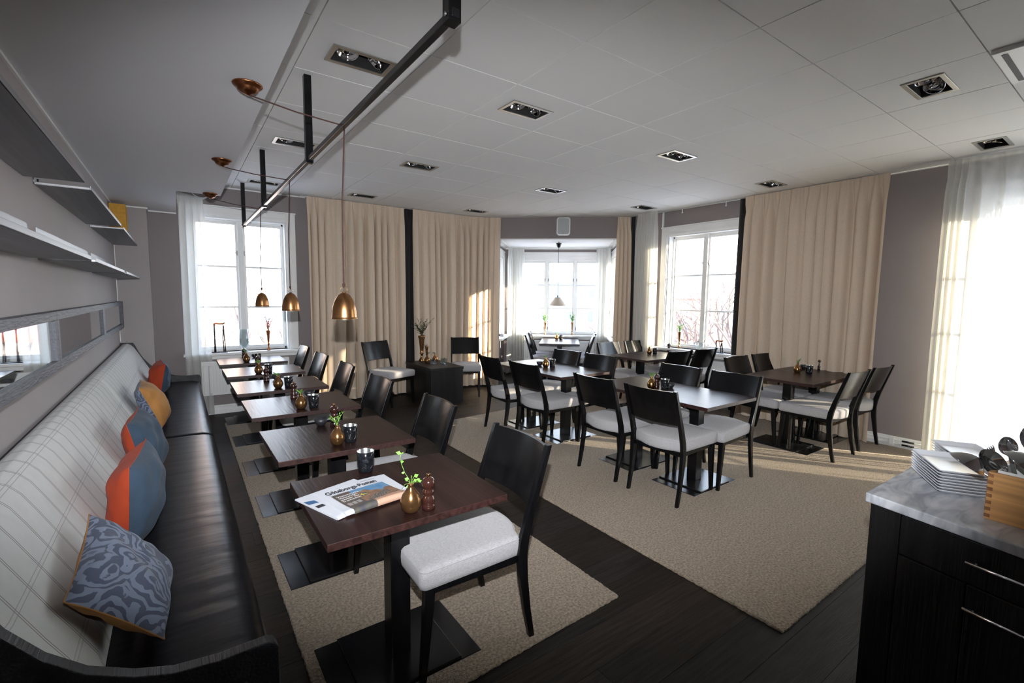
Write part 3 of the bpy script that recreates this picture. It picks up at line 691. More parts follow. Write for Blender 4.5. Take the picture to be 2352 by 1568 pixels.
# ------------------------------------------------------------------ small table objects
def leafshape(b, base, d, size, wid=.55, up=Vector((0,0,1))):
    d = d.normalized(); s = d.cross(up); s = s.normalized() if s.length > .05 else Vector((1,0,0)); n = s.cross(d)
    p = [base, base+d*size*.45+s*size*wid*.5+n*size*.05, base+d*size, base+d*size*.45-s*size*wid*.5+n*size*.05, base+d*size*.45-n*size*.04]
    b.add(p, [(0,1,4),(1,2,4),(2,3,4),(3,0,4)])
def sprig(parent, z, h, spread, n, leafsize, seed, m='leaf', vine=None, dense=5, buds=0):
    rr = random.Random(seed); st = B(); lf = B(); bd = B()
    for k in range(n):
        a = rr.random()*6.28; l_ = spread*(.4+.6*rr.random()); hh = h*(.55+.45*rr.random())
        pts = [Vector((0, 0, z-.02))]
        for q in range(1, 6):
            s = q/5; pts.append(Vector((math.cos(a)*l_*s**1.4+(rr.random()-.5)*.004, math.sin(a)*l_*s**1.4+(rr.random()-.5)*.004, z+hh*s)))
        st.tube(pts, [.0020*(1-.5*i/5) for i in range(6)], 4)
        for q in range(dense):
            s = 1.2+q*(3.7/dense); i = int(s); p = pts[i].lerp(pts[min(i+1, 5)], s-i)
            aa = rr.random()*6.28; leafshape(lf, p, Vector((math.cos(aa), math.sin(aa), .2+rr.random()*.7)), leafsize*(.6+.6*rr.random()))
        if buds:
            for q in range(buds):
                p = pts[-1]+Vector(((rr.random()-.5)*.03, (rr.random()-.5)*.03, (rr.random()-.5)*.04)); bd.lathe([(.001,-.004),(.0045,0),(.001,.004)], p, 6)
    o = obj('stems', st, M['stem'] if m == 'leaf_dark' else M[m], parent, smooth=True); obj('leaves', lf, M[m], parent)
    if buds: obj('buds', bd, M['bud'], parent, smooth=True)
vprof = [(.014, 0), (.024, .001), (.034, .014), (.0395, .032), (.038, .050), (.031, .068), (.021, .082), (.0125, .095), (.0105, .104), (.0125, .110), (.0105, .1095), (.0085, .102), (.010, .094)]
def gourd(x, y, z, label, group, seed, sc=1.0, m='bronze', h=.07, n=4, spread=.05, ls=.020, leafm='leaf', vine=None):
    t = thing('bud_vase', label, 'vase', (x, y, z), seed, group)
    b = B(); b.lathe([(r*sc, q*sc) for r, q in vprof], seg=28); obj('vase_body', b, M[m], t, smooth=True)
    sprig(t, .108*sc, h, spread, n, ls, seed, leafm)
    return t
def cup(x, y, z, label, group, sc=1.0):
    t = thing('candle_tumbler', label, 'candle holder', (x, y, z), 0, group)
    b = B(); b.lathe([(.001, 0), (.030*sc, 0), (.032*sc, .004), (.0345*sc, .05), (.0385*sc, .092*sc), (.0375*sc, .0925*sc), (.0365*sc, .091*sc)], seg=28, caps=False)
    obj('outer_glass', b, M['smoke'], t, smooth=True)
    b = B(); b.lathe([(.0372*sc, .0925*sc), (.0355*sc, .088*sc), (.031*sc, .03), (.029*sc, .010), (.001, .009)], seg=28, caps=False)
    obj('silver_lining', b, M['silver'], t, smooth=True)
    # etched leaf pattern
    b = B()
    for k in range(6):
        a0 = k*math.pi/3
        for (da, z0_, z1_) in ((.0, .02, .066), (.16, .02, .045), (-.16, .02, .045), (.28, .02, .03), (-.28, .02, .03)):
            pts = [(.0358*sc*math.cos(a0+da*(1-s)), .0358*sc*math.sin(a0+da*(1-s)), (z0_+(z1_-z0_)*s)*sc) for s in (0, .5, 1)]
            pts = [(p_[0]*(1+.06*(p_[2]/.09)), p_[1]*(1+.06*(p_[2]/.09)), p_[2]) for p_ in pts]; b.tube(pts, .0004, 3)
    obj('etched_leaves', b, M['silver'], t)
    b = B(); b.lathe([(.001, .0095), (.019, .0095), (.019, .026), (.001, .026)], seg=16); b.tube([(0, 0, .026), (.001, 0, .033)], .0007, 4); obj('tealight', b, M['ink_white'], t, smooth=False)
    return t
mprof = [(.001, 0), (.0250, 0), (.0255, .018), (.0240, .020), (.0235, .026), (.0262, .034), (.0250, .044), (.0205, .054), (.0190, .060), (.0225, .066), (.0215, .073), (.0178, .080), (.0195, .084), (.0245, .092), (.0258, .102), (.0240, .112), (.0180, .120), (.0090, .1245), (.001, .1255)]
def mill(x, y, z, label, group):
    t = thing('pepper_mill', label, 'pepper mill', (x, y, z), 0, group)
    b = B(); b.lathe(mprof, seg=24); obj('mill_body', b, M['mill'], t, smooth=True)
    b = B(); b.lathe([(.001, .125), (.006, .1255), (.004, .129), (.005, .131), (.008, .1335), (.008, .1365), (.004, .1385), (.001, .1385)], seg=14); obj('brass_knob', b, M['brass'], t, smooth=True)
    return t
def bowl(x, y, z, label, group):
    b = B(); b.lathe([(.001, .002), (.018, 0), (.022, .003), (.034, .020), (.0415, .044), (.0395, .044), (.032, .022), (.018, .008), (.001, .006)], seg=28, caps=False)
    o = obj('small_bowl', b, M['bowl'], smooth=True, loc=(x, y, z)); tag(o, label, 'bowl', group); return o
GV, GCu, GM, GB = 'bronze bud vases on the tables', 'dark tumbler candle holders on the tables', 'pepper mills on the tables', 'small dark bowls on the tables'
w_ = ['the newspaper table', 'the second bench table', 'the third bench table', 'the fourth bench table', 'the fifth bench table', 'the farthest bench table by the left window']
vx = [(.680, 1.592), (.673, 2.555), (.683, 3.520), (.680, 4.42), (.645, 5.33), (.640, 6.30)]
for k, (x, y) in enumerate(vx[1:], 1): gourd(x, y, ZTb, 'bronze gourd-shaped bud vase with green sprig on '+w_[k], GV, 20+k, h=(.075, .035, .03, .04, .05)[k-1], n=5, ls=.020)
# vase with vine on table 1
t = thing('bud_vase', 'bronze gourd-shaped bud vase with a climbing vine, beside the folded newspaper', 'vase', (*vx[0], ZTb), 0, GV)
b = B(); b.lathe([(r, q) for r, q in vprof], seg=32); obj('vase_body', b, M['bronze'], t, smooth=True)
b = B(); b.lathe([(.001, .1065), (.0100, .1065), (.0100, .1085), (.001, .1095)], seg=10); obj('soil', b, M['earth'], t)
st, lf = B(), B()
right = Vector((cr_.x, cr_.y, 0)).normalized(); upv = Vector((0, 0, 1))
def vp(a, z): return right*a + upv*z
vine = [vp(0, .10), vp(-.006, .125), vp(-.022, .150), vp(-.030, .172), vp(-.036, .190), vp(-.040, .205), vp(-.034, .222)]
st.tube(vine, .0010, 5)
for p_, d_, s_ in ((vine[6], vp(-.9, .2), .022), (vine[6], vp(.5, .5), .012), (vine[4], vp(.9, .3), .014), (vine[4], vp(.2, .9), .012), (vine[2], vp(-.9, -.1), .013), (vine[1], vp(-.9, .1), .018), (vine[0], vp(-.9, -.3), .020)):
    leafshape(lf, p_, d_+Vector((0, -.25, .1)), s_, .8, Vector((.3, -.8, .5)))
for (a, z, da, s_) in ((.012, .135, .8, .022), (.003, .130, -.2, .014), (.022, .122, 1, .016), (.010, .118, .7, .018), (-.010, .118, -.8, .018), (.028, .116, 1, .016)):
    st.tube([vp(0, .10), vp(a*.5, z*.55+.05), vp(a, z)], .0008, 4); leafshape(lf, vp(a, z), vp(da, .6)+Vector((0, -.3, 0)), s_, .75, Vector((.3, -.8, .5)))
st.tube([vp(-.004, .11), vp(-.022, .105), vp(-.034, .085)], .0008, 4)
obj('vine_stems', st, M['leaf'], t, smooth=True); obj('vine_leaves', lf, M['leaf'], t)
mill(.745, 1.578, ZTb, 'dark walnut pepper mill right of the vase on the newspaper table', GM)
cup(.675, 2.095, ZTb, 'dark tumbler candle holder with silver lining at the back of the newspaper table', GCu, 1.03)
cup(.748, 2.575, ZTb, 'dark tumbler candle holder right of the vase on the second bench table', GCu)
bowl(.693, 3.000, ZTb, 'small charcoal bowl at the back edge of the second bench table', GB)
mill(.760, 2.945, ZTb, 'dark pepper mill beside the bowl on the second bench table', GM)
cup(.767, 3.520, ZTb, 'dark tumbler candle holder on the third bench table', GCu)
mill(.705, 3.890, ZTb, 'dark pepper mill at the back of the third bench table', GM)
bowl(.825, 3.93, ZTb, 'small charcoal bowl behind the tumbler on the third bench table', GB)
cup(.763, 4.42, ZTb, 'dark tumbler candle holder on the fourth bench table', GCu)
mill(.640, 4.79, ZTb, 'dark pepper mill at the back of the fourth bench table', GM)
bowl(.735, 4.87, ZTb, 'small charcoal bowl at the back of the fourth bench table', GB)
cup(.735, 5.33, ZTb, 'dark tumbler candle holder on the fifth bench table', GCu)
mill(.700, 5.80, ZTb, 'dark pepper mill at the back of the fifth bench table', GM)
bowl(.790, 5.80, ZTb, 'small charcoal bowl at the back of the fifth bench table', GB)
cup(.765, 6.35, ZTb, 'dark tumbler candle holder on the farthest bench table', GCu)
mill(.655, 6.70, ZTb, 'dark pepper mill at the back of the farthest bench table', GM)
bowl(.775, 6.70, ZTb, 'small charcoal bowl at the back of the farthest bench table', GB)
gourd(3.440, 2.655, ZTb, 'shiny bronze bud vase on the front centre tables', GV, 31, m='brass', h=.05)
mill(3.500, 2.645, ZTb, 'dark pepper mill on the front centre tables', GM)
cup(3.520, 2.570, ZTb, 'dark tumbler candle holder on the front centre tables', GCu)
bowl(3.610, 2.580, ZTb, 'small charcoal bowl on the front centre tables', GB)
gourd(3.445, 4.15, ZTb, 'golden bud vase with a green shoot on the back centre tables', GV, 32, m='brass', h=.04, n=3)
cup(3.53, 4.13, ZTb, 'silvery tumbler candle holder on the back centre tables', GCu)
bowl(3.47, 4.29, ZTb, 'small charcoal bowl behind the vase on the back centre tables', GB)
gourd(5.585, 4.37, ZTb, 'small bronze bud vase on the tables by the right-hand window', GV, 33, sc=.95, h=.02, n=3)
cup(5.66, 4.33, ZTb, 'dark tumbler candle holder on the tables by the right-hand window', GCu, .95)
mill(6.11, 4.42, ZTb, 'dark pepper mill near the sill of the right-hand window', GM)
bowl(6.16, 4.32, ZTb, 'small brown bowl next to the mill by the right-hand window', GB)
gourd(5.615, 2.37, ZTb, 'bronze bud vase with thin green sprig on the table below the wide beige curtain', GV, 34, h=.06, n=3)
cup(5.665, 2.27, ZTb, 'shiny dark tumbler candle holder on the table below the wide beige curtain', GCu)
bowl(6.02, 2.47, ZTb, 'small black bowl on the table below the wide beige curtain', GB)
mill(6.09, 2.33, ZTb, 'dark pepper mill on the table below the wide beige curtain', GM)
p = bp(1.01, .95); gourd(p[0], p[1], ZTb, 'bronze bud vase with a green tuft on the bay table', GV, 35, m='brass', h=.04, n=3)
p = bp(1.09, .95); cup(p[0], p[1], ZTb, 'pale tumbler candle holder on the bay table', GCu)

# ------------------------------------------------------------------ newspaper
def newspaper():
    t = thing('newspaper', 'folded newspaper with blackletter masthead and colour photo on the nearest table', 'newspaper', (.462, 1.680, ZTb+.0005))
    ex = Vector((.262, .040, 0)); ey = Vector((-.048, .268, 0))
    def top(s, tt, lift=1.0):
        if tt < 0:
            q = -tt/.07; p0 = top(s, 0, lift); o_ = ey.normalized()*(-.0125*math.sin(min(q, 1)*math.pi*.70)); return p0 + Vector((o_.x, o_.y, -(p0.z+.0035)*.80*q**1.5))
        p = ex*s + ey*tt
        z = .005 + .011*math.exp(-max(tt, 0)*5.0)*lift + .007*(1-tt)*s + .006*math.sin(s*3.1)*(1-tt)
        return Vector((p.x, p.y, z))
    def section(name, m, dx, dy, rot, z, lift, sx=1, sy=1):
        b = B(); ns, nt = 24, 14
        rm = Matrix.Rotation(rot, 3, 'Z')
        rs = []
        for i in range(ns+1):
            s = i/ns; ring = []
            for j in range(nt+1):
                q = top(s*sx, (j/nt)*sy, lift); ring.append(rm @ q + Vector((dx, dy, z)))
            lo = [rm @ Vector((*(ex*s*sx+ey*(j/nt)*sy)[:2], 0)) + Vector((dx, dy, z)) for j in range(nt+1)][::-1]
            f0 = ring[0]; l0 = lo[-1]; mid = (f0+l0)/2 - (rm @ ey).normalized()*.010
            rs.append(ring[::1] + lo + [(l0+mid)/2-(rm @ ey).normalized()*.004, mid, (f0+mid)/2-(rm @ ey).normalized()*.004])
        b.rings(rs); return obj(name, b, m, t, autos=True)
    section('inner_section', M['paper'], -.030, -.004, .16, 0, .4)
    section('inner_section', M['paper'], .030, .075, -.10, .0005, .25, .93, .82)
    section('inner_section', M['paper'], .012, .050, .13, .001, .25, .75, .85)
    section('front_section', M['paper'], 0, 0, 0, .0035, 1.0)
    # colour picture (flat print) on the front page
    me = bpy.data.meshes.new('front_photo'); nu, nv = 120, 80; vs = []; fs = []; cols = []
    s0, s1, t0, t1 = .12, .955, -.07, .68
    rr = random.Random(9)
    for j in range(nv+1):
        for i in range(nu+1):
            a, c = i/nu, j/nv; s = s0+(s1-s0)*a; tt = t0+(t1-t0)*c
            p = top(s, tt)+Vector((0, 0, .0043)); vs.append(p)
            hor = .74+.08*math.sin(a*5)+.06*math.sin(a*13+1)+.03*math.sin(a*37)
            nz_ = noise.noise(Vector((a*9, c*9, 0))); n2_ = noise.noise(Vector((a*46, c*60, 3)))
            if c > hor and a > .28: col = (0.10+.22*(c-hor)/(1-hor)*0+.05*nz_, .22+.05*nz_, .36)
            else: col = (.20+.10*nz_, .115+.05*nz_, .07+.03*nz_)
            if a < .32 and c > .20: col = (.085+.02*nz_, .065, .055)
            if .38 < a < .86 and .16 < c < .52 and abs(c-(.18+.36*(a-.38)/.48)) < .14:
                k = n2_; col = (.40, .26, .18) if k > .28 else (.03, .04, .045) if k < -.05 else (.25, .06, .03) if k > .18 else (.10, .14, .12)
            if c < .16+.1*a and a > .42: col = (.42+.05*nz_, .26, .18)
            if a < .42 and c < .22: col = (.07+.04*nz_, .065+.03*nz_, .06)
            fa, fc = (a-.45)/.065, (c-.63)/.065
            if abs(fa) < 1 and abs(fc) < 1:
                col = (.62, .50, .04) if abs(fc+.25*fa) < .26 or abs(fa+.3) < .16 else (.03, .07, .10)
            cols.append((*[max(.0, x) for x in col], 1))
    for j in range(nv):
        for i in range(nu): k = j*(nu+1)+i; fs.append((k, k+1, k+nu+2, k+nu+1))
    me.from_pydata(vs, [], fs); ca = me.color_attributes.new('print', 'FLOAT_COLOR', 'POINT')
    ca.data.foreach_set('color', [x for c in cols for x in c])
    m = mat('printed_photo', (.5, .5, .5), .6); at = m.node_tree.nodes.new('ShaderNodeVertexColor'); at.layer_name = 'print'
    m.node_tree.links.new(at.outputs[0], m.node_tree.nodes['Principled BSDF'].inputs['Base Color']); me.materials.append(m)
    for p in me.polygons: p.use_smooth = True
    o = bpy.data.objects.new('front_photo', me); C.objects.link(o); o.parent = t
    def text(body, s, tt, size, m, name, off=.0, shear=0, xs=1.0):
        cu = bpy.data.curves.new('txt', 'FONT'); cu.body = body; cu.size = size; cu.offset = off; cu.shear = shear; cu.resolution_u = 3
        to = bpy.data.objects.new('txt', cu); C.objects.link(to); bpy.context.view_layer.update()
        me2 = bpy.data.meshes.new_from_object(to.evaluated_get(bpy.context.evaluated_depsgraph_get()))
        bpy.data.objects.remove(to); bpy.data.curves.remove(cu)
        for v in me2.vertices:
            a = s + v.co.x*xs/ex.length; c = tt + v.co.y/ey.length; v.co = top(a, c)+Vector((0, 0, .0050))
        me2.materials.clear(); me2.materials.append(m); q = bpy.data.objects.new(name, me2); C.objects.link(q); q.parent = t
    text('Göteborgs-Posten', .09, .735, .047, M['ink'], 'masthead', .0016, .0, .62)
    for k, l_ in enumerate(('Västsvenska', 'förbundet', 'jobbar för', 'framtiden')):
        text(l_, .155, .545-.070*k, .0185, M['ink_white'], 'headline', .0003)
    b = B()
    for k in range(5):
        for q in range(3): 
            c = .24-.022*k; a = .155+q*.07; b.add([top(a, c)+Vector((0,0,.0050)), top(a+.055, c)+Vector((0,0,.0050)), top(a+.055, c+.007)+Vector((0,0,.0050)), top(a, c+.007)+Vector((0,0,.0050))], [(0,1,2,3)])
    obj('small_print', b, M['ink_white'], t)
    b = B(); b.add([top(.10, .70)+Vector((0,0,.0046)), top(.93, .70)+Vector((0,0,.0046)), top(.93, .704)+Vector((0,0,.0046)), top(.10, .704)+Vector((0,0,.0046))], [(0,1,2,3)])
    b.add([top(.70, .90)+Vector((0,0,.0046)), top(.95, .90)+Vector((0,0,.0046)), top(.95, .91)+Vector((0,0,.0046)), top(.70, .91)+Vector((0,0,.0046))], [(0,1,2,3)]); obj('rule', b, M['ink'], t)
    rm = Matrix.Rotation(.16, 3, 'Z')
    def q2(s, tt): q = rm @ top(s, tt, .4) + Vector((-.030, -.004, .0012)); return q
    b = B(); b.add([q2(.01, .66), q2(.14, .62), q2(.14, .74), q2(.01, .80)], [(0,1,2,3)]); obj('blue_advert', b, M['ink_blue'], t)
    b = B(); b.add([q2(.03, .46), q2(.14, .45), q2(.14, .54), q2(.03, .55)], [(0,1,2,3)]); obj('dark_advert', b, M['ink'], t)
newspaper()

# ------------------------------------------------------------------ bench (banquette)
def banquette():
    t = thing('banquette', 'long bench with plaid wool back and black leather seat along the left wall', 'bench', (0, 0, 0))
    prof = [(-.54, 0), (.185, 0), (.195, .02), (.195, .535), (.185, .555), (.168, .562), (.05, .560), (-.05, .572), (-.128, .600), (-.215, .650), (-.285, .717), (-.345, .800), (-.384, .875), (-.412, .950), (-.43, .980), (-.54, .982)]
    for y0, y1 in ((1.415, 1.452), (6.795, 6.832)):
        b = B(); n = len(prof)
        b.add([(x, y0, z) for x, z in prof]+[(x, y1, z) for x, z in prof], [tuple(range(n)), tuple(range(2*n-1, n-1, -1))]+[(i, n+i, n+(i+1) % n, (i+1) % n) for i in range(n)])
        obj('end_panel', b, [M['black_oak_h']], t, bevel=.003)
    # backrest cushions, profile from seat up and over to the wall
    bpz = [(-.205, .47), (-.222, .55), (-.262, .63), (-.300, .70), (-.345, .79), (-.388, .875), (-.418, .930), (-.445, .962), (-.475, .978), (-.505, .975), (-.528, .960), (-.53, .90)]
    sm = []
    for k in range(len(bpz)-1):
        for q in range(4): sm.append(tuple(bpz[k][i]+(bpz[k+1][i]-bpz[k][i])*q/4 for i in (0, 1)))
    for y0, y1 in ((1.455, 4.146), (4.154, 6.792)):
        me = bpy.data.meshes.new('back_cushion'); vs = []; fs = []; uvs = []; ny = 90; arc = [0]
        for k in range(1, len(sm)): arc.append(arc[-1]+math.dist(sm[k], sm[k-1]))
        for j in range(ny+1):
            y = y0+(y1-y0)*j/ny; e = min(y-y0, y1-y); r_ = .006*math.exp(-e/.006)
            for k, (x, z) in enumerate(sm): vs.append((x-r_, y, z-r_*.5)); uvs.append((y, arc[k]))
        n = len(sm)
        for j in range(ny):
            for k in range(n-1): a = j*n+k; fs.append((a, a+1, a+n+1, a+n))
        me.from_pydata(vs, [], fs); me.materials.append(M['plaid']); ul = me.uv_layers.new(name='UVMap')
        for l_ in me.loops: ul.data[l_.index].uv = uvs[l_.vertex_index]
        for p in me.polygons: p.use_smooth = True
        o = bpy.data.objects.new('back_cushion', me); C.objects.link(o); o.parent = t
    b = B(); b.box(-.54, -.495, 1.452, 6.795, .40, .955); obj('back_frame', b, M['black_oak'], t)
    for y0, y1 in ((1.455, 4.147), (4.153, 6.792)):
        rs = []
        ny = 110
        for j in range(ny+1):
            y = y0+(y1-y0)*j/ny; e = min(y-y0, y1-y); d_ = .008*math.exp(-e/.008)
            w = .0006*math.sin(y*23)+.0005*math.sin(y*51+1)+.0003*math.sin(y*113)
            top_ = [(-.24, .498), (-.10, .504+w*.3), (.03, .504+w*.8), (.11, .502+w), (.150, .494+w), (.176, .478), (.188, .450), (.186, .405), (.172, .385), (-.24, .385)]
            rs.append([(x, y, z-(d_ if z > .45 else 0)) for x, z in top_])
        b = B(); b.rings(rs); obj('seat_cushion', b, M['leather'], t, smooth=True)
    b = B(); b.box(-.50, .150, 1.452, 6.795, .10, .384); obj('bench_base', b, M['black_oak'], t, bevel=.003)
    b = B(); b.box(-.50, .10, 1.452, 6.795, 0, .10); obj('plinth', b, M['black_oak'], t)
banquette()

# ------------------------------------------------------------------ scatter cushions
def pillow(label, nt, ft, nb, fb, tf_, tb_, m_front, m_back, seed=0):
    c = (Vector(nt)+Vector(ft)+Vector(nb)+Vector(fb))/4
    nt, ft, nb, fb = [Vector(q)-c for q in (nt, ft, nb, fb)]
    t = thing('cushion', label, 'cushion', tuple(c), 0, 'scatter cushions on the bench')
    n = ((ft-nt)+(fb-nb)).cross((nt-nb)+(ft-fb)).normalized()
    if n.x < 0: n = -n
    rr = random.Random(seed); ph = [rr.random()*6 for _ in range(6)]; N = 32
    def f(a, b_, sg):
        x = a*2-1; y = b_*2-1
        d = (max(0, 1-abs(x)**2.4)*max(0, 1-abs(y)**2.4))**.5
        e = 1-.07*(1-x*x)*abs(y)**3; e2 = 1-.07*(1-y*y)*abs(x)**3
        aa = .5+(a-.5)*e2; bb = .5+(b_-.5)*e
        p = (nb.lerp(fb, aa)).lerp(nt.lerp(ft, aa), bb)
        wr = .007*math.sin(x*5+y*3+ph[0])*math.sin(y*4+ph[1])*d + .004*math.sin(9*x-7*y+ph[2])*d + .004*math.sin(15*y+4*x+ph[3])*(x*x)*d
        return p + n*(sg*d*(tf_ if sg > 0 else tb_) + wr)
    for sg, m, nm_ in ((1, m_front, 'front_cover'), (-1, m_back, 'back_cover')):
        b = B(); b.grid(lambda i, j: f(i, j, sg), N, N, flip=(sg < 0)); obj(nm_, b, m, t, smooth=True)
    b = B(); loop = [f(k/N, 0, 1) for k in range(N)]+[f(1, k/N, 1) for k in range(N)]+[f(1-k/N, 1, 1) for k in range(N)]+[f(0, 1-k/N, 1) for k in range(N)]
    b.tube(loop, .0022, 5, caps=False, closed=True); obj('seam', b, m_back, t, smooth=True)
pillow('grey-blue damask cushion with mustard back, nearest on the bench', (-.280, 1.63, .735), (-.275, 2.07, .800), (-.075, 1.63, .540), (-.06, 2.06, .530), .07, .055, M['damask'], M['mustard'], 1)
pillow('rust and slate-blue velvet cushion standing upright, second from the camera', (-.180, 2.27, .880), (-.145, 2.70, .880), (-.205, 2.30, .515), (-.15, 2.72, .515), .085, .095, M['navy'], M['rust'], 2)
pillow('slate-blue velvet cushion with rust back, third from the camera', (-.242, 3.06, .875), (-.215, 3.52, .875), (-.175, 3.10, .525), (-.125, 3.54, .525), .09, .07, M['navy'], M['rust'], 3)
pillow('mustard velvet cushion with grey-blue edge, fourth from the camera', (-.256, 4.25, .865), (-.265, 4.66, .868), (-.135, 4.36, .530), (-.11, 4.80, .530), .09, .075, M['mustard'], M['damask'], 4)
pillow('small rust and blue velvet cushion at the far end of the bench', (-.120, 5.75, .845), (-.17, 6.15, .850), (-.180, 5.80, .520), (-.14, 6.20, .520), .06, .12, M['navy'], M['rust'], 5)

# ------------------------------------------------------------------ shelves, mirrors on the left wall
def shelf(label, y0, y1, z, up, dep, group):
    t = thing('steel_shelf', label, 'shelf', (XL, y0, z), 0, group); L = y1-y0
    b = B(); b.box(.001, dep, 0, L, 0, .003); b.box(dep-.004, dep, 0, L, 0, .020)
    obj('shelf_board', b, M['steel'], t, bevel=.001)
    b = B(); b.box(.001, .004, 0, L, .003, up); obj('wall_upstand', b, M['steel'], t)
    b = B(); b.box(.001, dep-.005, 0, .002, .003, .011); b.box(.001, dep-.005, L-.002, L, .003, .011); obj('end_lip', b, M['steel'], t)
    b = B()
    for y in (.07, L*.5, L-.07):
        b.lathe([(.001, 0), (.006, 0), (.006, .003), (.001, .004)], (0, 0, 0), 8, rot=None) if False else None
        b.box(.004, .008, y-.006, y+.006, up-.10 if up > .12 else up*.5, up-.088 if up > .12 else up*.5+.012)
    obj('screw_heads', b, M['dark_gap'], t)
GS = 'brushed steel wall shelves'
shelf('upper steel wall shelf nearest the camera', 1.45, 3.05, 2.066, .05, .21, GS)
shelf('upper steel wall shelf in the middle', 3.245, 4.87, 2.066, .05, .21, GS)
shelf('upper steel wall shelf at the far end, under the yellow box', 5.06, 6.74, 2.066, .05, .21, GS)
shelf('lower steel wall shelf nearest the camera', 1.42, 3.03, 1.702, .155, .215, GS)
shelf('lower steel wall shelf in the middle', 3.21, 4.82, 1.702, .155, .215, GS)
shelf('lower steel wall shelf at the far end', 5.00, 6.66, 1.702, .155, .215, GS)
b = B(); b.box(-.535, -.40, 6.50, 6.72, 2.075, 2.475); o = obj('yellow_box', b, M['yellow'], bevel=.004); tag(o, 'ochre yellow card box standing on the far upper shelf', 'box')
def mirror(label, y0, y1, panes, z0=1.16, z1=1.45):
    t = thing('wall_mirror', label, 'mirror', (XL, 0, 0), 0, 'framed mirrors above the bench'); d = .045
    b = B(); b.box(.001, d, y0, y1, z1-.043, z1); b.box(.001, d, y0, y1, z0, z0+.045)
    ys = [y0] + [q for p in panes for q in p] + [y1]
    for k in range(0, len(ys), 2): b.box(.001, d, ys[k], ys[k+1], z0+.045, z1-.043)
    obj('mirror_frame', b, M['frame'], t, bevel=.002)
    for a, c in panes:
        b = B(); b.box(.026, .032, a, c, z0+.045, z1-.043); obj('mirror_glass', b, M['mirror'], t)
mirror('long fabric-framed mirror above the bench, nearest the camera', -.4, 3.248, [(-.33, 1.40), (1.50, 3.205)])
mirror('fabric-framed mirror with two panes above the far half of the bench', 3.252, 6.825, [(3.30, 5.06), (5.18, 6.70)])

# ------------------------------------------------------------------ recessed ceiling lights
def spotlight():
    t = thing('recessed_light', '', 'ceiling light')
    b = B(); hx, hy, fx, fy = .150, .077, .176, .103; z0, z1 = -.006, .002
    b.box(-fx, fx, -fy, -hy, z0, z1).box(-fx, fx, hy, fy, z0, z1).box(-fx, -hx, -hy, hy, z0, z1).box(hx, fx, -hy, hy, z0, z1); obj('light_frame', b, M['steel_frame'], t, bevel=.001)
    b = B(); w = .003
    b.box(-hx-.004, hx+.004, -hy-.004, -hy, 0, .13).box(-hx-.004, hx+.004, hy, hy+.004, 0, .13).box(-hx-.004, -hx, -hy, hy, 0, .13).box(hx, hx+.004, -hy, hy, 0, .13).box(-hx, hx, -hy, hy, .127, .13)
    obj('housing', b, M['dark_gap'], t)
    for s, tilt in ((-1, (-.35, .1)), (1, (.25, .75))):
        rot = Matrix.Rotation(tilt[0], 3, 'X') @ Matrix.Rotation(tilt[1], 3, 'Y'); c = (s*.073, 0, .030)
        b = B(); b.lathe([(.060, -.004), (.060, .022), (.055, .022), (.055, -.002), (.060, -.004)], c, 24, caps=False, rot=rot)
        b.lathe([(.056, 0), (.050, .008), (.035, .022), (.016, .032), (.012, .032)], c, 24, caps=False, rot=rot); b.lathe([(.030, .002), (.034, .006), (.030, .010)], c, 20, caps=False, rot=rot)
        l = obj('lamp', b, M['chrome'], t, smooth=True)
        b = B(); b.lathe([(.001, .004), (.013, .006), (.015, .014), (.011, .032)], c, 14, caps=False, rot=rot); obj('lamp_cap', b, M['chrome'], l, smooth=True)
    return t
sp = spotlight(); fs_ = [sp]
rown = {1: 'left column', 3: 'second column from the left', 6: 'third column from the left', 9: 'right-hand column'}
dep_ = {0: 'nearest row', 3: 'second row from the camera', 6: 'third row from the camera', 9: 'far row of the ceiling'}
for (i, j) in spots:
    cx, cy = spot_c(i, j); lab = 'recessed twin spotlight, %s, %s' % (rown[i], dep_[j])
    if fs_: o = fs_.pop(); o.location = (cx, cy, H); o['label'] = lab; o['group'] = 'recessed twin spotlights'
    else: copy_tree(sp, (cx, cy, H), R(rnd.choice([0, 0, 180])), lab, 'recessed twin spotlights')
# air-conditioning cassette
t = thing('air_conditioner', 'white ceiling air-conditioning cassette at the top right of the photo', 'air conditioner', (acx[0], acy[0], H))
wx, wy = px_, py_
b = B(); b.box(.01, wx-.01, .01, wy-.01, -.022, .02); b.box(.0, wx, .0, wy, .002, .02); obj('cassette_panel', b, M['white_plastic'], t, bevel=.006)
b = B()
for k in range(9): b.box(.13, wx-.13, .13+k*.038, .152+k*.038, -.0235, -.0215)
obj('intake_slot', b, M['dark_gap'], t)
b = B(); b.box(.05, wx-.05, wy-.07, wy-.045, -.024, -.0215); obj('air_flap', b, M['grid'], t)

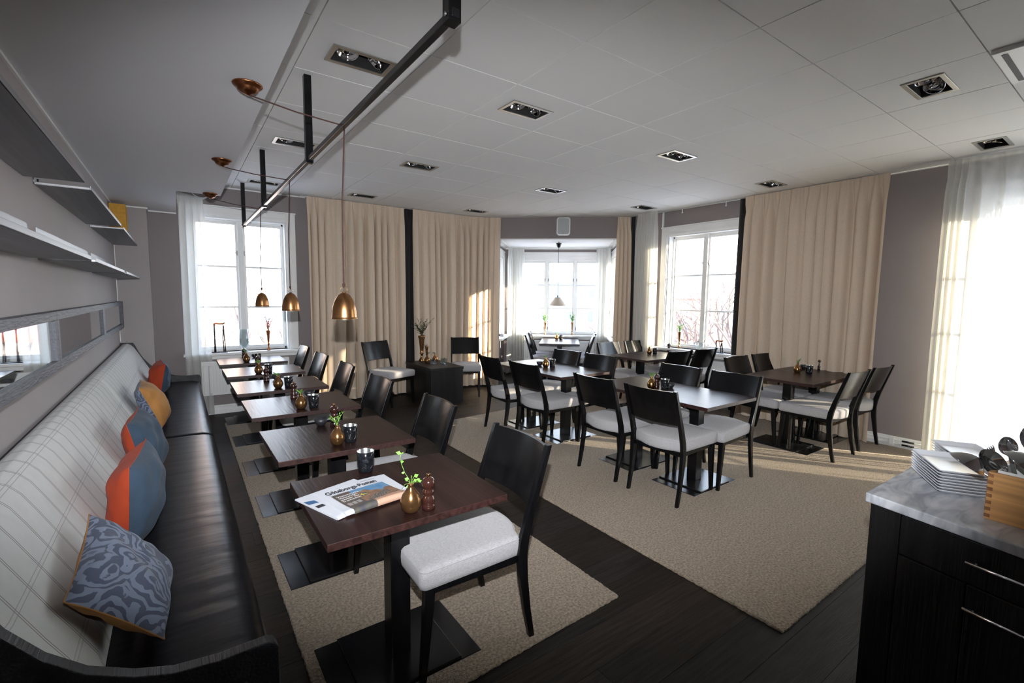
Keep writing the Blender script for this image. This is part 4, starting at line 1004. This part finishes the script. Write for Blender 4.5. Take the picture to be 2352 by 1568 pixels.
# ------------------------------------------------------------------ pendant rail and copper pendants
t = thing('pendant_rail', 'black suspended metal rail on four ceiling posts', 'rail', (.71, 0, 0))
b = B(); b.box(-.013, .013, 1.30, 6.68, 2.372, 2.398); obj('rail_bar', b, M['black_metal'], t, bevel=.003)
for y in (1.325, 3.19, 5.04, 6.65):
    b = B(); b.box(-.021, .021, y-.021, y+.021, 2.362, H); obj('rail_post', b, M['black'], t, bevel=.002)
    b = B(); b.tube([(-.026, y, 2.385), (.026, y, 2.385)], .006, 10); obj('rail_bolt', b, M['steel'], t, smooth=True)
def pendant(yc, yp, label):
    t = thing('copper_pendant', label, 'pendant lamp', (.71, yp, 1.425), 0, 'copper pendants over the bench tables')
    b = B(); b.lathe([(.0655, .0), (.0665, .003), (.0635, .006), (.0625, .012), (.0600, .045), (.0540, .075), (.0440, .102), (.0300, .124), (.0140, .135), (.010, .136), (.010, .134), (.0270, .121), (.041, .10), (.051, .075), (.057, .045), (.0605, .010), (.0625, .003)], seg=40, caps=False)
    obj('lamp_shade', b, M['copper'], t, smooth=True)
    b = B(); b.lathe([(.001, -.009), (.018, -.007), (.028, .0), (.032, .012), (.030, .03), (.016, .05), (.001, .055)], seg=20); obj('bulb', b, M['bulb'], t, smooth=True)
    b = B(); n = 16; b.tube([(.017*math.cos(2*math.pi*k/n), 0, .154+.017*math.sin(2*math.pi*k/n)) for k in range(n)], .0014, 6, caps=False, closed=True)
    b.lathe([(.001, .136), (.009, .136), (.009, .139), (.001, .140)], seg=12); obj('hanging_ring', b, M['brass'], t, smooth=True)
    b = B()
    zc = 2.398-1.425
    path = [(-.40, yc-yp, HS-1.425-.045), (-.40+.05, yc-yp-.008, HS-1.425-.056), (-.2, (yc-yp)*.5-.004, HS-1.425-.086), (0, 0, zc+.004), (.020, 0, zc-.006), (.017, 0, zc-.05), (.006, 0, zc-.3), (.001, 0, .6), (0, 0, .20), (0, 0, .16)]
    b.tube(path, .0035, 8); b.lathe([(.001, .166), (.006, .170), (.008, .178), (.006, .186), (.001, .190)], seg=10)
    obj('cord', b, M['cord'], t, smooth=True)
    c = (-.40, yc-yp, HS-1.425)
    b = B(); b.lathe([(.062, 0), (.064, -.003), (.061, -.008), (.050, -.014), (.044, -.020), (.042, -.028), (.030, -.036), (.014, -.042), (.006, -.048), (.001, -.048)], c, 28, caps=False); obj('ceiling_rose', b, M['copper_dark'], t, smooth=True)
pendant(2.555, 2.505, 'largest-looking copper bell pendant, nearest the camera, hanging on a brown cord')
pendant(4.065, 3.92, 'middle copper bell pendant in front of the left window casing')
pendant(5.49, 5.40, 'farthest copper bell pendant, in front of the left window panes')
# bay pendant
p = bp(1.02, .494)
t = thing('cone_pendant', 'cream cone pendant lamp with black ceiling cup hanging in the bay', 'pendant lamp', (p[0], p[1], 1.40))
b = B(); b.lathe([(.152, 0), (.153, .004), (.120, .055), (.085, .100), (.055, .143), (.050, .150), (.012, .153), (.012, .150), (.047, .147), (.082, .098), (.149, .003)], seg=40, caps=False); obj('lamp_shade', b, M['shade_cream'], t, smooth=True)
b = B(); b.lathe([(.001, .02), (.03, .03), (.03, .07), (.012, .11), (.001, .12)], seg=18); obj('bulb', b, M['bulb'], t, smooth=True)
b = B(); b.tube([(0, 0, .15), (.001, 0, .5), (0, 0, 1.06)], .0035, 8); b.lathe([(.001, .15), (.012, .152), (.012, .17), (.007, .19), (.001, .20)], seg=12); b.lathe([(.001, .60), (.006, .603), (.006, .617), (.001, .62)], seg=10); obj('cord', b, M['black_metal'], t, smooth=True)
b = B(); b.lathe([(.008, 1.030), (.030, 1.045), (.044, 1.095), (.052, 1.108), (.050, 1.112), (.001, 1.112)], seg=24); b.lathe([(.010, 1.112), (.010, 1.130)], seg=12); obj('ceiling_cup', b, M['black_metal'], t, smooth=True)

# speaker on the bay header
sf = (bp(1.10, -.012), U, (-V[0], -V[1])); su = math.atan2(U[1], U[0])
t = thing('wall_speaker', 'white rounded loudspeaker with grey grille above the bay opening', 'loudspeaker', (sf[0][0], sf[0][1], 2.57), su)
def rr_ring(w, h, r, y, n=6, cz=.145):
    o = []
    for (sx_, sz_, a0) in ((1, -1, -90), (1, 1, 0), (-1, 1, 90), (-1, -1, 180)):
        for k in range(n+1): a = R(a0+90*k/n); o.append((sx_*(w/2-r)+r*math.cos(a), y, cz+sz_*(h/2-r)+r*math.sin(a)))
    return o
b = B(); b.rings([rr_ring(.17, .25, .035, -.02), rr_ring(.215, .285, .04, -.07), rr_ring(.225, .29, .042, -.13), rr_ring(.215, .28, .04, -.145), rr_ring(.195, .26, .035, -.146)]); obj('speaker_body', b, M['white_plastic'], t, smooth=False, autos=True)
b = B(); b.rings([rr_ring(.190, .255, .033, -.146), rr_ring(.186, .251, .032, -.152)]); obj('speaker_grille', b, M['grey_mesh'], t)
b = B(); b.box(-.02, .02, -.06, .0, .10, .19); obj('wall_mount', b, M['white_plastic'], t)
b = B(); b.box(-.022, .022, -.1535, -.152, .035, .040); obj('badge', b, M['steel'], t)

# curtain hook stubs hanging from the rail above window_2
for y in (4.30, 3.62):
    b = B(); b.box(6.12, 6.128, y-.006, y+.006, H-.075, H-.02); b.box(6.118, 6.13, y-.012, y+.012, H-.075, H-.066)
    tag(obj('curtain_hook', b, M['white_plastic'], bevel=.001), 'small clear rail hook %s of the right-hand window' % ('over the left half' if y > 4 else 'over the right half'), 'hook')

# ------------------------------------------------------------------ low chest and its decorations
t = thing('low_chest', 'low black oak chest in front of the front curtains', 'chest', (3.12, 6.40, 0))
b = B(); b.box(-.255, .255, -.445, .445, 0, .482); obj('chest_body', b, M['black_oak'], t, bevel=.003)
b = B(); b.box(-.262, .262, -.452, .452, .488, .530); obj('chest_lid', b, M['black_oak'], t, bevel=.003)
b = B(); b.box(-.25, .25, -.44, .44, .482, .488); obj('lid_gap', b, M['dark_gap'], t)
ZC = .53
def trumpet(x, y, z, label, h, rt, group, seed, fol=.3, m='bronze', dark=True, dense=7, buds=2, n=6, spread=.14, ls=.024):
    t = thing('trumpet_vase', label, 'vase', (x, y, z), 0, group)
    b = B(); b.lathe([(.001, 0), (rt*.80, 0), (rt*.82, .012*h/.4), (rt*.40, .06*h/.4), (rt*.28, .09*h/.4), (rt*.42, .115*h/.4), (rt*.62, .125*h/.4), (rt*.40, .140*h/.4), (rt*.50, .18*h/.4), (rt*.60, .25*h/.4), (rt*.72, .32*h/.4), (rt*.92, .38*h/.4), (rt, h), (rt*.94, h), (rt*.6, .3*h/.4), (.001, .25*h/.4)], seg=26, caps=False)
    obj('vase_body', b, M[m], t, smooth=True)
    sprig(t, h-.02, fol, spread, n, ls, seed, 'leaf_dark' if dark else 'leaf', dense=dense, buds=buds)
trumpet(3.09, 6.76, ZC, 'tall bronze trumpet vase with wild twigs at the back of the low chest', .40, .057, 'bronze trumpet vases', 41, fol=.32, n=16, spread=.20, dense=8, ls=.045)
trumpet(3.10, 6.60, ZC, 'short bronze trumpet vase with trailing sprig on the low chest', .25, .030, 'bronze trumpet vases', 42, fol=.06, n=3, spread=.06, dense=4, ls=.016)
gourd(3.06, 6.50, ZC, 'round bronze bud vase on the low chest, left of the glass cups', 'bud vases on the low chest', 43, sc=1.15, h=.06, n=3, leafm='leaf_dark')
gourd(3.22, 6.55, ZC, 'round copper bud vase on the low chest behind the glass cups', 'bud vases on the low chest', 44, sc=1.15, h=.04, n=2, leafm='leaf_dark', m='copper')
def glasscup(x, y, z, label, seed, rot=0):
    t = thing('glass_cube', label, 'glass', (x, y, z), rot, 'glass cubes on the low chest')
    b = B(); s = .036
    b.box(-s, s, -s, s, 0, .008); b.box(-s, s, -s, -s+.004, .008, .085).box(-s, s, s-.004, s, .008, .085).box(-s, -s+.004, -s+.004, s-.004, .008, .085).box(s-.004, s, -s+.004, s-.004, .008, .085)
    obj('glass_body', b, M['clear'], t)
    b = B(); b.lathe([(.001, .009), (.020, .009), (.020, .022), (.001, .022)], seg=14); obj('tealight', b, M['silver'], t)
    sprig(t, .07, .04, .03, 3, .016, seed, 'leaf_dark', buds=2)
glasscup(3.08, 6.33, ZC, 'small clear glass cube with sprig, left one on the low chest', 45, .2)
glasscup(3.24, 6.30, ZC, 'small clear glass cube with red berries, right one on the low chest', 46, .5)

# ------------------------------------------------------------------ window sill objects
ZS = .802
def stand(loc, rz, label, h=.37, w=.14):
    t = thing('metal_figure', label, 'ornament', loc, rz, 'thin metal figures on the sills')
    b = B(); b.box(-w*.62, w*.62, -.022, .022, 0, .010); obj('figure_base', b, M['black_metal'], t, bevel=.002)
    b = B(); b.tube([(-w*.33, 0, .01), (-w*.33, 0, h*.45), (-w*.33, 0, h-.02)], [.013, .009, .009], 8); obj('left_leg', b, M['black_metal'], t, smooth=True)
    b = B(); b.tube([(w*.34, -.008, .01), (w*.30, -.008, h*.5), (w*.36, 0, h-.025)], .0065, 8); b.tube([(w*.48, .008, .01), (w*.42, .008, h*.5), (w*.38, 0, h-.025)], .0065, 8)
    for k in range(5): z = .03+k*h*.16; b.tube([(w*.33, -.008, z), (w*.45, .008, z)], .003, 5)
    obj('ladder_leg', b, M['black_metal'], t, smooth=True)
    b = B(); b.tube([(-w*.33, 0, h-.03), (-w*.32, 0, h-.006), (-w*.22, 0, h), (w*.2, 0, h-.004), (w*.38, 0, h-.004), (w*.50, 0, h+.012)], [.011, .013, .012, .011, .013, .006], 8); obj('curved_top', b, M['copper_dark'], t, smooth=True)
stand((.415, 6.985, ZS), 0, 'tall thin black metal figure with copper-brown top on the left window sill')
stand((6.16, 3.64, ZS), R(-90), 'small thin metal figure on the right-hand window sill', .17, .12)
t = thing('hurricane_vase', 'clear glass footed hurricane vase on the left window sill', 'vase', (.69, 6.99, ZS))
b = B(); b.lathe([(.001, 0), (.058, 0), (.058, .004), (.020, .016), (.016, .03), (.040, .055), (.062, .10), (.058, .18), (.050, .25), (.054, .285), (.051, .285), (.047, .25), (.055, .18), (.058, .10), (.036, .06), (.001, .045)], seg=32, caps=False); obj('glass_body', b, M['clear'], t, smooth=True)
trumpet(.975, 6.98, ZS, 'slim copper trumpet vase with green and red sprig on the left window sill', .265, .026, 'trumpet vases on window sills', 51, fol=.24, m='copper_dark', dark=True, n=9, spread=.09, dense=8, buds=4, ls=.034)
trumpet(6.20, 4.305, ZS, 'slim vase with pale green leaves on the right-hand window sill', .25, .026, 'trumpet vases on window sills', 52, fol=.17, m='bronze', dark=False, n=8, spread=.07, ls=.040, buds=0)
p = bp(.765, 1.41); trumpet(p[0], p[1], ZS, 'slim vase with green leaves on the bay sill, left one', .26, .026, 'trumpet vases on window sills', 53, fol=.22, m='bronze', dark=False, n=8, spread=.08, ls=.05, buds=1)
p = bp(1.305, 1.41); trumpet(p[0], p[1], ZS, 'slim vase with green leaves on the bay sill, right one', .26, .026, 'trumpet vases on window sills', 54, fol=.22, m='bronze', dark=False, n=8, spread=.08, ls=.05, buds=1)
b = B(); b.lathe([(.001, .002), (.035, 0), (.036, .006), (.012, .02), (.05, .045), (.075, .09), (.078, .12), (.075, .12), (.070, .09), (.04, .05), (.001, .03)], seg=28, caps=False)
tag(obj('glass_bowl', b, M['clear'], smooth=True, loc=(6.19, 3.97, ZS)), 'clear footed glass bowl on the right-hand window sill', 'bowl')
p = bp(BU0+.06, .72)
t = thing('sill_pot', 'small square grey pot with bare twigs on the left bay sill', 'pot', (p[0], p[1], ZS), su)
b = B(); b.box(-.03, .03, -.03, .03, 0, .045); obj('pot_body', b, M['pot'], t, bevel=.003)
b = B(); b.tube([(0,0,.04),(.004,0,.09),(.012,0,.15)], .002, 5); b.tube([(0,0,.04),(-.006,0,.08),(-.012,0,.12)], .002, 5); b.tube([(.004,0,.09),(-.004,.002,.14)], .0015, 5); obj('twigs', b, M['stem'], t)
p = bp(BU0+.014, .40); b = B(); b.box(-.03, .03, -.012, .0, 0, .07)
o = obj('wall_socket', b, M['white_plastic'], bevel=.004, loc=(p[0], p[1], .30)); o.rotation_euler = (0, 0, math.atan2(V[1], V[0])+math.pi); tag(o, 'white wall socket low on the left bay wall', 'socket')

# ------------------------------------------------------------------ buffet counter
P0 = Vector((1.888, .554)); F = Vector((1.811-1.888, .175-.554)).normalized(); E_ = Vector((.427, -.008)).normalized()
ctop = [P0, P0+F*2.2, P0+F*2.2+E_*.88, P0+E_*.88]
t = thing('marble_worktop', 'pale grey marble slab on top of the black buffet cabinet', 'worktop', (0, 0, 0))
b = B(); b.prism([tuple(p) for p in ctop], .868, .900); obj('marble_slab', b, M['marble'], t, bevel=.004)
cb = thing('buffet_cabinet', 'black oak buffet cabinet with chrome bar handles at the right edge', 'cabinet', (0, 0, 0))
nrm = Vector((F.y, -F.x))
if nrm.dot(Vector((-1, 0))) < 0: nrm = -nrm
inn = -nrm
q0 = P0+F*.012+inn*.012
FR = ((q0.x, q0.y), tuple(F), tuple(inn))
def quad(u0, u1, v0, v1): return [(q0.x+F.x*u+inn.x*v, q0.y+F.y*u+inn.y*v) for u, v in ((u0, v0), (u1, v0), (u1, v1), (u0, v1))]
body = [tuple(q0+inn*.016), tuple(q0+F*2.17+inn*.016), tuple(q0+F*2.17+E_*.84), tuple(q0+E_*.84)]
b = B(); b.prism(body, .06, .867); obj('cabinet_body', b, M['black_oak'], cb)
b = B(); b.prism([tuple(Vector(p)+inn*.05) for p in body], 0, .06); obj('plinth', b, M['black_oak'], cb)
b = B(); b.fbox(FR, 0, .088, 0, .016, .06, .867); obj('corner_stile', b, M['black_oak'], cb, bevel=.002)
def front(name, u0, u1, z0, z1, hz, hu):
    b = B(); b.fbox(FR, u0, u1, 0, .016, z0, z1); o = obj(name, b, M['black_oak'], cb, bevel=.002)
    b = B(); pt = lambda u, v, z: (q0.x+F.x*u+inn.x*v, q0.y+F.y*u+inn.y*v, z)
    b.tube([pt(hu, -.030, hz), pt(hu+.26, -.030, hz)], .005, 10)
    for a in (hu+.02, hu+.24): b.tube([pt(a, -.030, hz), pt(a, 0, hz)], .004, 8)
    obj('chrome_handle', b, M['chrome'], o, smooth=True)
front('drawer', .091, .60, .733, .862, .806, .268)
front('door', .091, .262, .07, .730, .672, 9.0) if False else None
b = B(); b.fbox(FR, .091, .262, 0, .016, .07, .728); obj('side_panel', b, M['black_oak'], cb, bevel=.002)
front('drawer', .265, .60, .40, .728, .667, .272)
front('drawer', .265, .60, .07, .397, .34, .272)
front('drawer', .603, 1.1, .733, .862, .806, .70)
front('door', .603, 1.1, .07, .730, .667, .70)
# square plates
def plate(x, y, z, label):
    t = thing('serving_plate', label, 'plate', (x, y, z), 0, 'stacked rectangular white plates')
    dA, dP = Vector((.86, .51)), Vector((.51, -.86))
    def sq(ha, hb, z_, r=.006):
        o = []
        for (sa, sb, a0) in ((1, 1, 0), (-1, 1, 90), (-1, -1, 180), (1, -1, 270)):
            for k in range(3):
                a = R(a0+45*k); p = dA*(sa*(ha-r)+r*math.cos(a)) + dP*(sb*(hb-r)+r*math.sin(a)); o.append((p.x, p.y, z_))
        return o[::-1]
    ha, hb = .127, .073
    b = B(); b.rings([sq(ha-.034, hb-.028, 0), sq(ha-.030, hb-.024, .001), sq(ha-.001, hb-.001, .0160), sq(ha, hb, .0175), sq(ha-.002, hb-.002, .0185), sq(ha-.024, hb-.020, .0060), sq(ha-.028, hb-.023, .0050)])
    obj('plate_body', b, M['porcelain'], t, autos=True)
nth = ['bottom', 'second from the bottom', 'third from the bottom', 'fourth from the bottom', 'fifth from the bottom', 'third from the top', 'second from the top', 'topmost']
for k in range(8):
    plate(2.213+random.uniform(-.002, .002), .412+random.uniform(-.002, .002), .9002+k*.0098, 'white rectangular plate, %s of the front stack on the marble' % nth[k])
nth2 = ['bottom', 'second from the bottom', 'third from the bottom', 'third from the top', 'second from the top', 'topmost']
for k in range(6):
    plate(2.485+random.uniform(-.003, .003), .413+random.uniform(-.003, .003), .9002+k*.0115, 'white rectangular plate, %s of the rear stack on the marble' % nth2[k])
# bamboo box
b0 = Vector((1.963, .278)); bf = Vector((-.006, -.087)).normalized(); bi = Vector((-bf.y, bf.x))
if bi.x < 0: bi = -bi
BF = ((b0.x, b0.y), tuple(bf), tuple(bi)); BL, BW, bh = .30, .21, .145; zb = .9002
t = thing('bamboo_box', 'bamboo box with dark finger joints holding serving spoons', 'box')
b = B(); b.fbox(BF, 0, BL, 0, .012, zb, zb+bh); obj('front_board', b, M['bamboo'], t, bevel=.001)
b = B(); b.fbox(BF, 0, BL, BW-.012, BW, zb, zb+bh); obj('back_board', b, M['bamboo'], t, bevel=.001)
for a in (0, BL-.012):
    b = B(); b.fbox(BF, a, a+.012, .012, BW-.012, zb, zb+bh); obj('end_board', b, M['bamboo'], t)
b = B(); b.fbox(BF, .012, BL-.012, .012, BW-.012, zb, zb+.01); obj('bottom_board', b, M['bamboo'], t)
for k in range(7):
    b = B(); z = zb+.006+k*.0205; b.fbox(BF, -.0006, .0125, -.0006, .004, z, z+.0105); obj('finger_joint', b, M['bamboo_dark'], t)
b = B(); b.fbox(BF, .016, BL-.016, .016, .020, zb+.012, zb+bh+.006).fbox(BF, .016, BL-.016, BW-.020, BW-.016, zb+.012, zb+bh+.006).fbox(BF, .016, .020, .020, BW-.02, zb+.012, zb+bh+.006).fbox(BF, BL-.02, BL-.016, .020, BW-.02, zb+.012, zb+bh+.006).fbox(BF, .02, BL-.02, .02, BW-.02, zb+.012, zb+.016)
obj('white_liner', b, M['white_plastic'], t, bevel=.001)
def spoon(tip, base_, w, L, label, up, deep=.022, fork=False):
    """bowl centred at tip; handle down to base_"""
    tip, base_ = Vector(tip), Vector(base_); d = (tip-base_).normalized(); n = Vector(up); n = (n-d*n.dot(d)).normalized(); s = d.cross(n)
    t = thing('serving_fork' if fork else 'serving_spoon', label, 'fork' if fork else 'spoon', (0, 0, 0), 0, 'serving cutlery in the bamboo box')
    b = B(); k0 = tip-d*L*.42; pts = [base_, base_.lerp(k0, .5), k0]
    rs = []
    for p, hw in zip(pts, (.010, .006, .005)): rs.append([p+s*hw+n*.0015, p-s*hw+n*.0015, p-s*hw-n*.0015, p+s*hw-n*.0015])
    b.rings(rs); obj('handle', b, M['chrome'], t, bevel=.0008)
    if fork:
        b = B()
        for q in (-.009, -.003, .003, .009): b.tube([k0+s*q*.4, k0+s*q+d*.015, tip+s*q], [.0025, .0022, .0012], 6)
        obj('tines', b, M['chrome'], t, smooth=True); return
    b = B(); nr, na = 8, 28; outer = []; inner = []
    def ring(f, off):
        r = []
        for k in range(na):
            a = 2*math.pi*k/na; x = math.cos(a)*f; y = math.sin(a)*f
            e = 1-.10*x
            r.append(tip + d*(x*L/2) + s*(y*w/2*e) - n*(deep*(1-f*f)) + n*off)
        return r
    fsv = [.02, .2, .4, .6, .75, .88, .96, 1.0]
    b.rings([ring(f, -.0012) for f in fsv]+[ring(f, .0008) for f in fsv[::-1]]); obj('spoon_bowl', b, M['chrome'], t, smooth=True)
def bx_(u, v, z): return (b0.x+bf.x*u+bi.x*v, b0.y+bf.y*u+bi.y*v, z)
spoon((1.930, .322, 1.062), (2.06, .20, .96), .072, .104, 'large serving spoon leaning left over the plates, convex side up', (.15, .25, -1.0), .034)
spoon((1.978, .272, 1.070), (2.07, .19, .98), .074, .102, 'serving spoon tilted on edge beside the leftmost spoon', (-.55, -.45, .45), .020)
spoon((2.075, .258, 1.108), (2.095, .225, .96), .046, .060, 'small spoon standing upright at the back of the box', (-.85, -.45, .15), .010)
spoon((2.018, .220, 1.072), (2.12, .12, .97), .086, .116, 'largest serving spoon at the right edge of the photo, convex side up', (.25, .2, -1.0), .036)
spoon((2.155, .215, 1.125), (2.14, .15, .97), .06, .085, 'bright spoon bowl cut by the right edge of the photo', (-.9, -.2, .3), .016)
spoon((2.062, .296, 1.100), (2.105, .225, .96), .03, .05, 'narrow serving fork pointing up behind the spoons', (-.6, -.2, .6), .01, fork=True)

# ------------------------------------------------------------------ outside
b = B(); b.box(-120, 160, -120, 160, -5.3, -5.2); o = struct('ground_outside', b, M['ground'])
def building(label, fr, w, d, z1, m, wins, roof=None, z0=-5.2):
    t = thing('building', label, 'building')
    b = B(); b.fbox(fr, 0, w, 0, d, z0, z1); obj('facade', b, m, t)
    for (u0, u1, za, zb_) in wins:
        b = B(); b.fbox(fr, u0-.1, u1+.1, -.05, 0, za-.1, zb_+.1); f_ = obj('window_frame', b, M['render'], t)
        b = B(); mid = (u0+u1)/2; b.fbox(fr, u0, mid-.04, -.07, -.05, za, zb_); b.fbox(fr, mid+.04, u1, -.07, -.05, za, zb_); obj('window_pane', b, M['far_win'], f_)
    if roof:
        b = B(); b.fbox(fr, -.3, w+.3, -.3, d+.3, z1, z1+.4); obj('roof', b, roof, t)
ws = [(a, a+1.3, z, z+1.6) for a in (2.0, 4.6, 7.2) for z in (-3.6, -.4, 2.8, 6.0, 9.2)]
building('orange brick apartment block seen through the left window', ((-7.6, 26), (1, 0), (0, 1)), 10.0, 10, 16, M['brick'], ws, M['far_red'])
building('low pale house with reddish roof behind the bare tree', ((3.8, 34), (1, 0), (0, 1)), 12, 8, -1.0, M['render'], [(1.5, 3, -4, -2.4), (5, 6.5, -4, -2.4), (8.5, 10, -4, -2.4)], M['far_red'])
building('distant pale row of houses beyond the bay window', (bp(-16, 52), U, V), 26, 8, 1.0, M['render'], [(a, a+1.4, z, z+1.4) for a in (5, 8, 11, 14, 17, 20) for z in (-4, -1.5)], M['far_win'])
building('distant blue clad building beyond the bay window', (bp(8, 75), U, V), 20, 8, 6.0, M['far_blue'], [(a, a+1.8, z, z+1.8) for a in (2, 7, 12) for z in (-3, 1)])
building('distant red building at the right of the bay window', (bp(6.5, 45), U, V), 11, 8, 1.6, M['far_red'], [(a, a+1, z, z+1.2) for a in (1, 3, 5, 7) for z in (-2, -.2)], M['render'])
building('stepped pale blue tower seen through the right-hand window', ((76, 50), (-.55, .835), (.835, .55)), 12, 8, 10.0, M['far_blue'], [(a, a+2, z, z+2) for a in (1, 5, 9) for z in (-1, 3, 6.5)])
building('long blue building in the haze behind the right-hand trees', ((86, 56), (-.55, .835), (.835, .55)), 40, 8, 5.0, M['far_blue'], [(a, a+2, z, z+2) for a in (15, 20, 25, 30) for z in (-2, 1.6)])
building('low red shop front beyond the right-hand window', ((52, 34), (-.55, .835), (.835, .55)), 16, 6, -1.2, M['far_red'], [(a, a+2, -4, -2.6) for a in (2, 6, 10)], M['render'])
def tree(x, y, h, label, seed, spread=1.0):
    t = thing('bare_tree', label, 'tree', (x, y, -5.2), 0, 'bare winter trees outside'); rr = random.Random(seed); tr = B(); br = B()
    def grow(p, d, L, r, lv):
        q = p + d*L; mid = p.lerp(q, .5)+Vector((rr.uniform(-1, 1), rr.uniform(-1, 1), 0))*L*.05
        (tr if lv == 0 else br).tube([p, mid, q], [r, r*.85, r*.7], 5 if lv < 2 else 3, caps=False)
        if lv >= 4 or L < .25: return
        for k in range(3 if lv else 5):
            a = rr.random()*6.28; tilt = rr.uniform(.35, .8); ax = Vector((math.cos(a), math.sin(a), 0))
            nd = (d + ax*tilt*spread).normalized(); grow(q if k else p.lerp(q, .8), nd, L*rr.uniform(.58, .8), r*.62, lv+1)
    grow(Vector((0, 0, 0)), Vector((0, 0, 1)), h*.36, h*.02, 0)
    obj('trunk', tr, M['bark'], t, smooth=True); o = obj('branches', br, M['bark'], t, smooth=True)
tree(2.9, 19, 7.2, 'bare tree seen through the right pane of the left window', 61)
for k, (u_, v_, h_) in enumerate(((-.8, 9.5, 6.2), (1.2, 8.6, 6.0), (3.2, 9.2, 6.6))):
    p = bp(u_, v_); tree(p[0], p[1], h_, 'bare bushy tree close outside the bay window, %s' % ('left one', 'middle one', 'right one')[k], 62+k, 1.1)
tree(17.0, 11.6, 7.6, 'bare tree outside the right-hand window, left one', 66)
tree(18.0, 9.7, 7.8, 'bare tree outside the right-hand window, right one', 67)
t = thing('lamp_post', 'tall thin mast seen through the left pane of the right-hand window', 'mast', (24.5, 15.6, -5.2))
b = B(); b.tube([(0, 0, 0), (0, 0, 9.0), (0, 0, 13.2)], [.10, .07, .03], 8); obj('mast_pole', b, M['far_blue'], t, smooth=True)
b = B(); b.tube([(0, 0, 8.2), (0, 0, 8.6)], .16, 8); obj('mast_collar', b, M['far_blue'], t, smooth=True)
for o in C.objects:
    if o.type == 'EMPTY' and not o.children: print('childless', o.name)
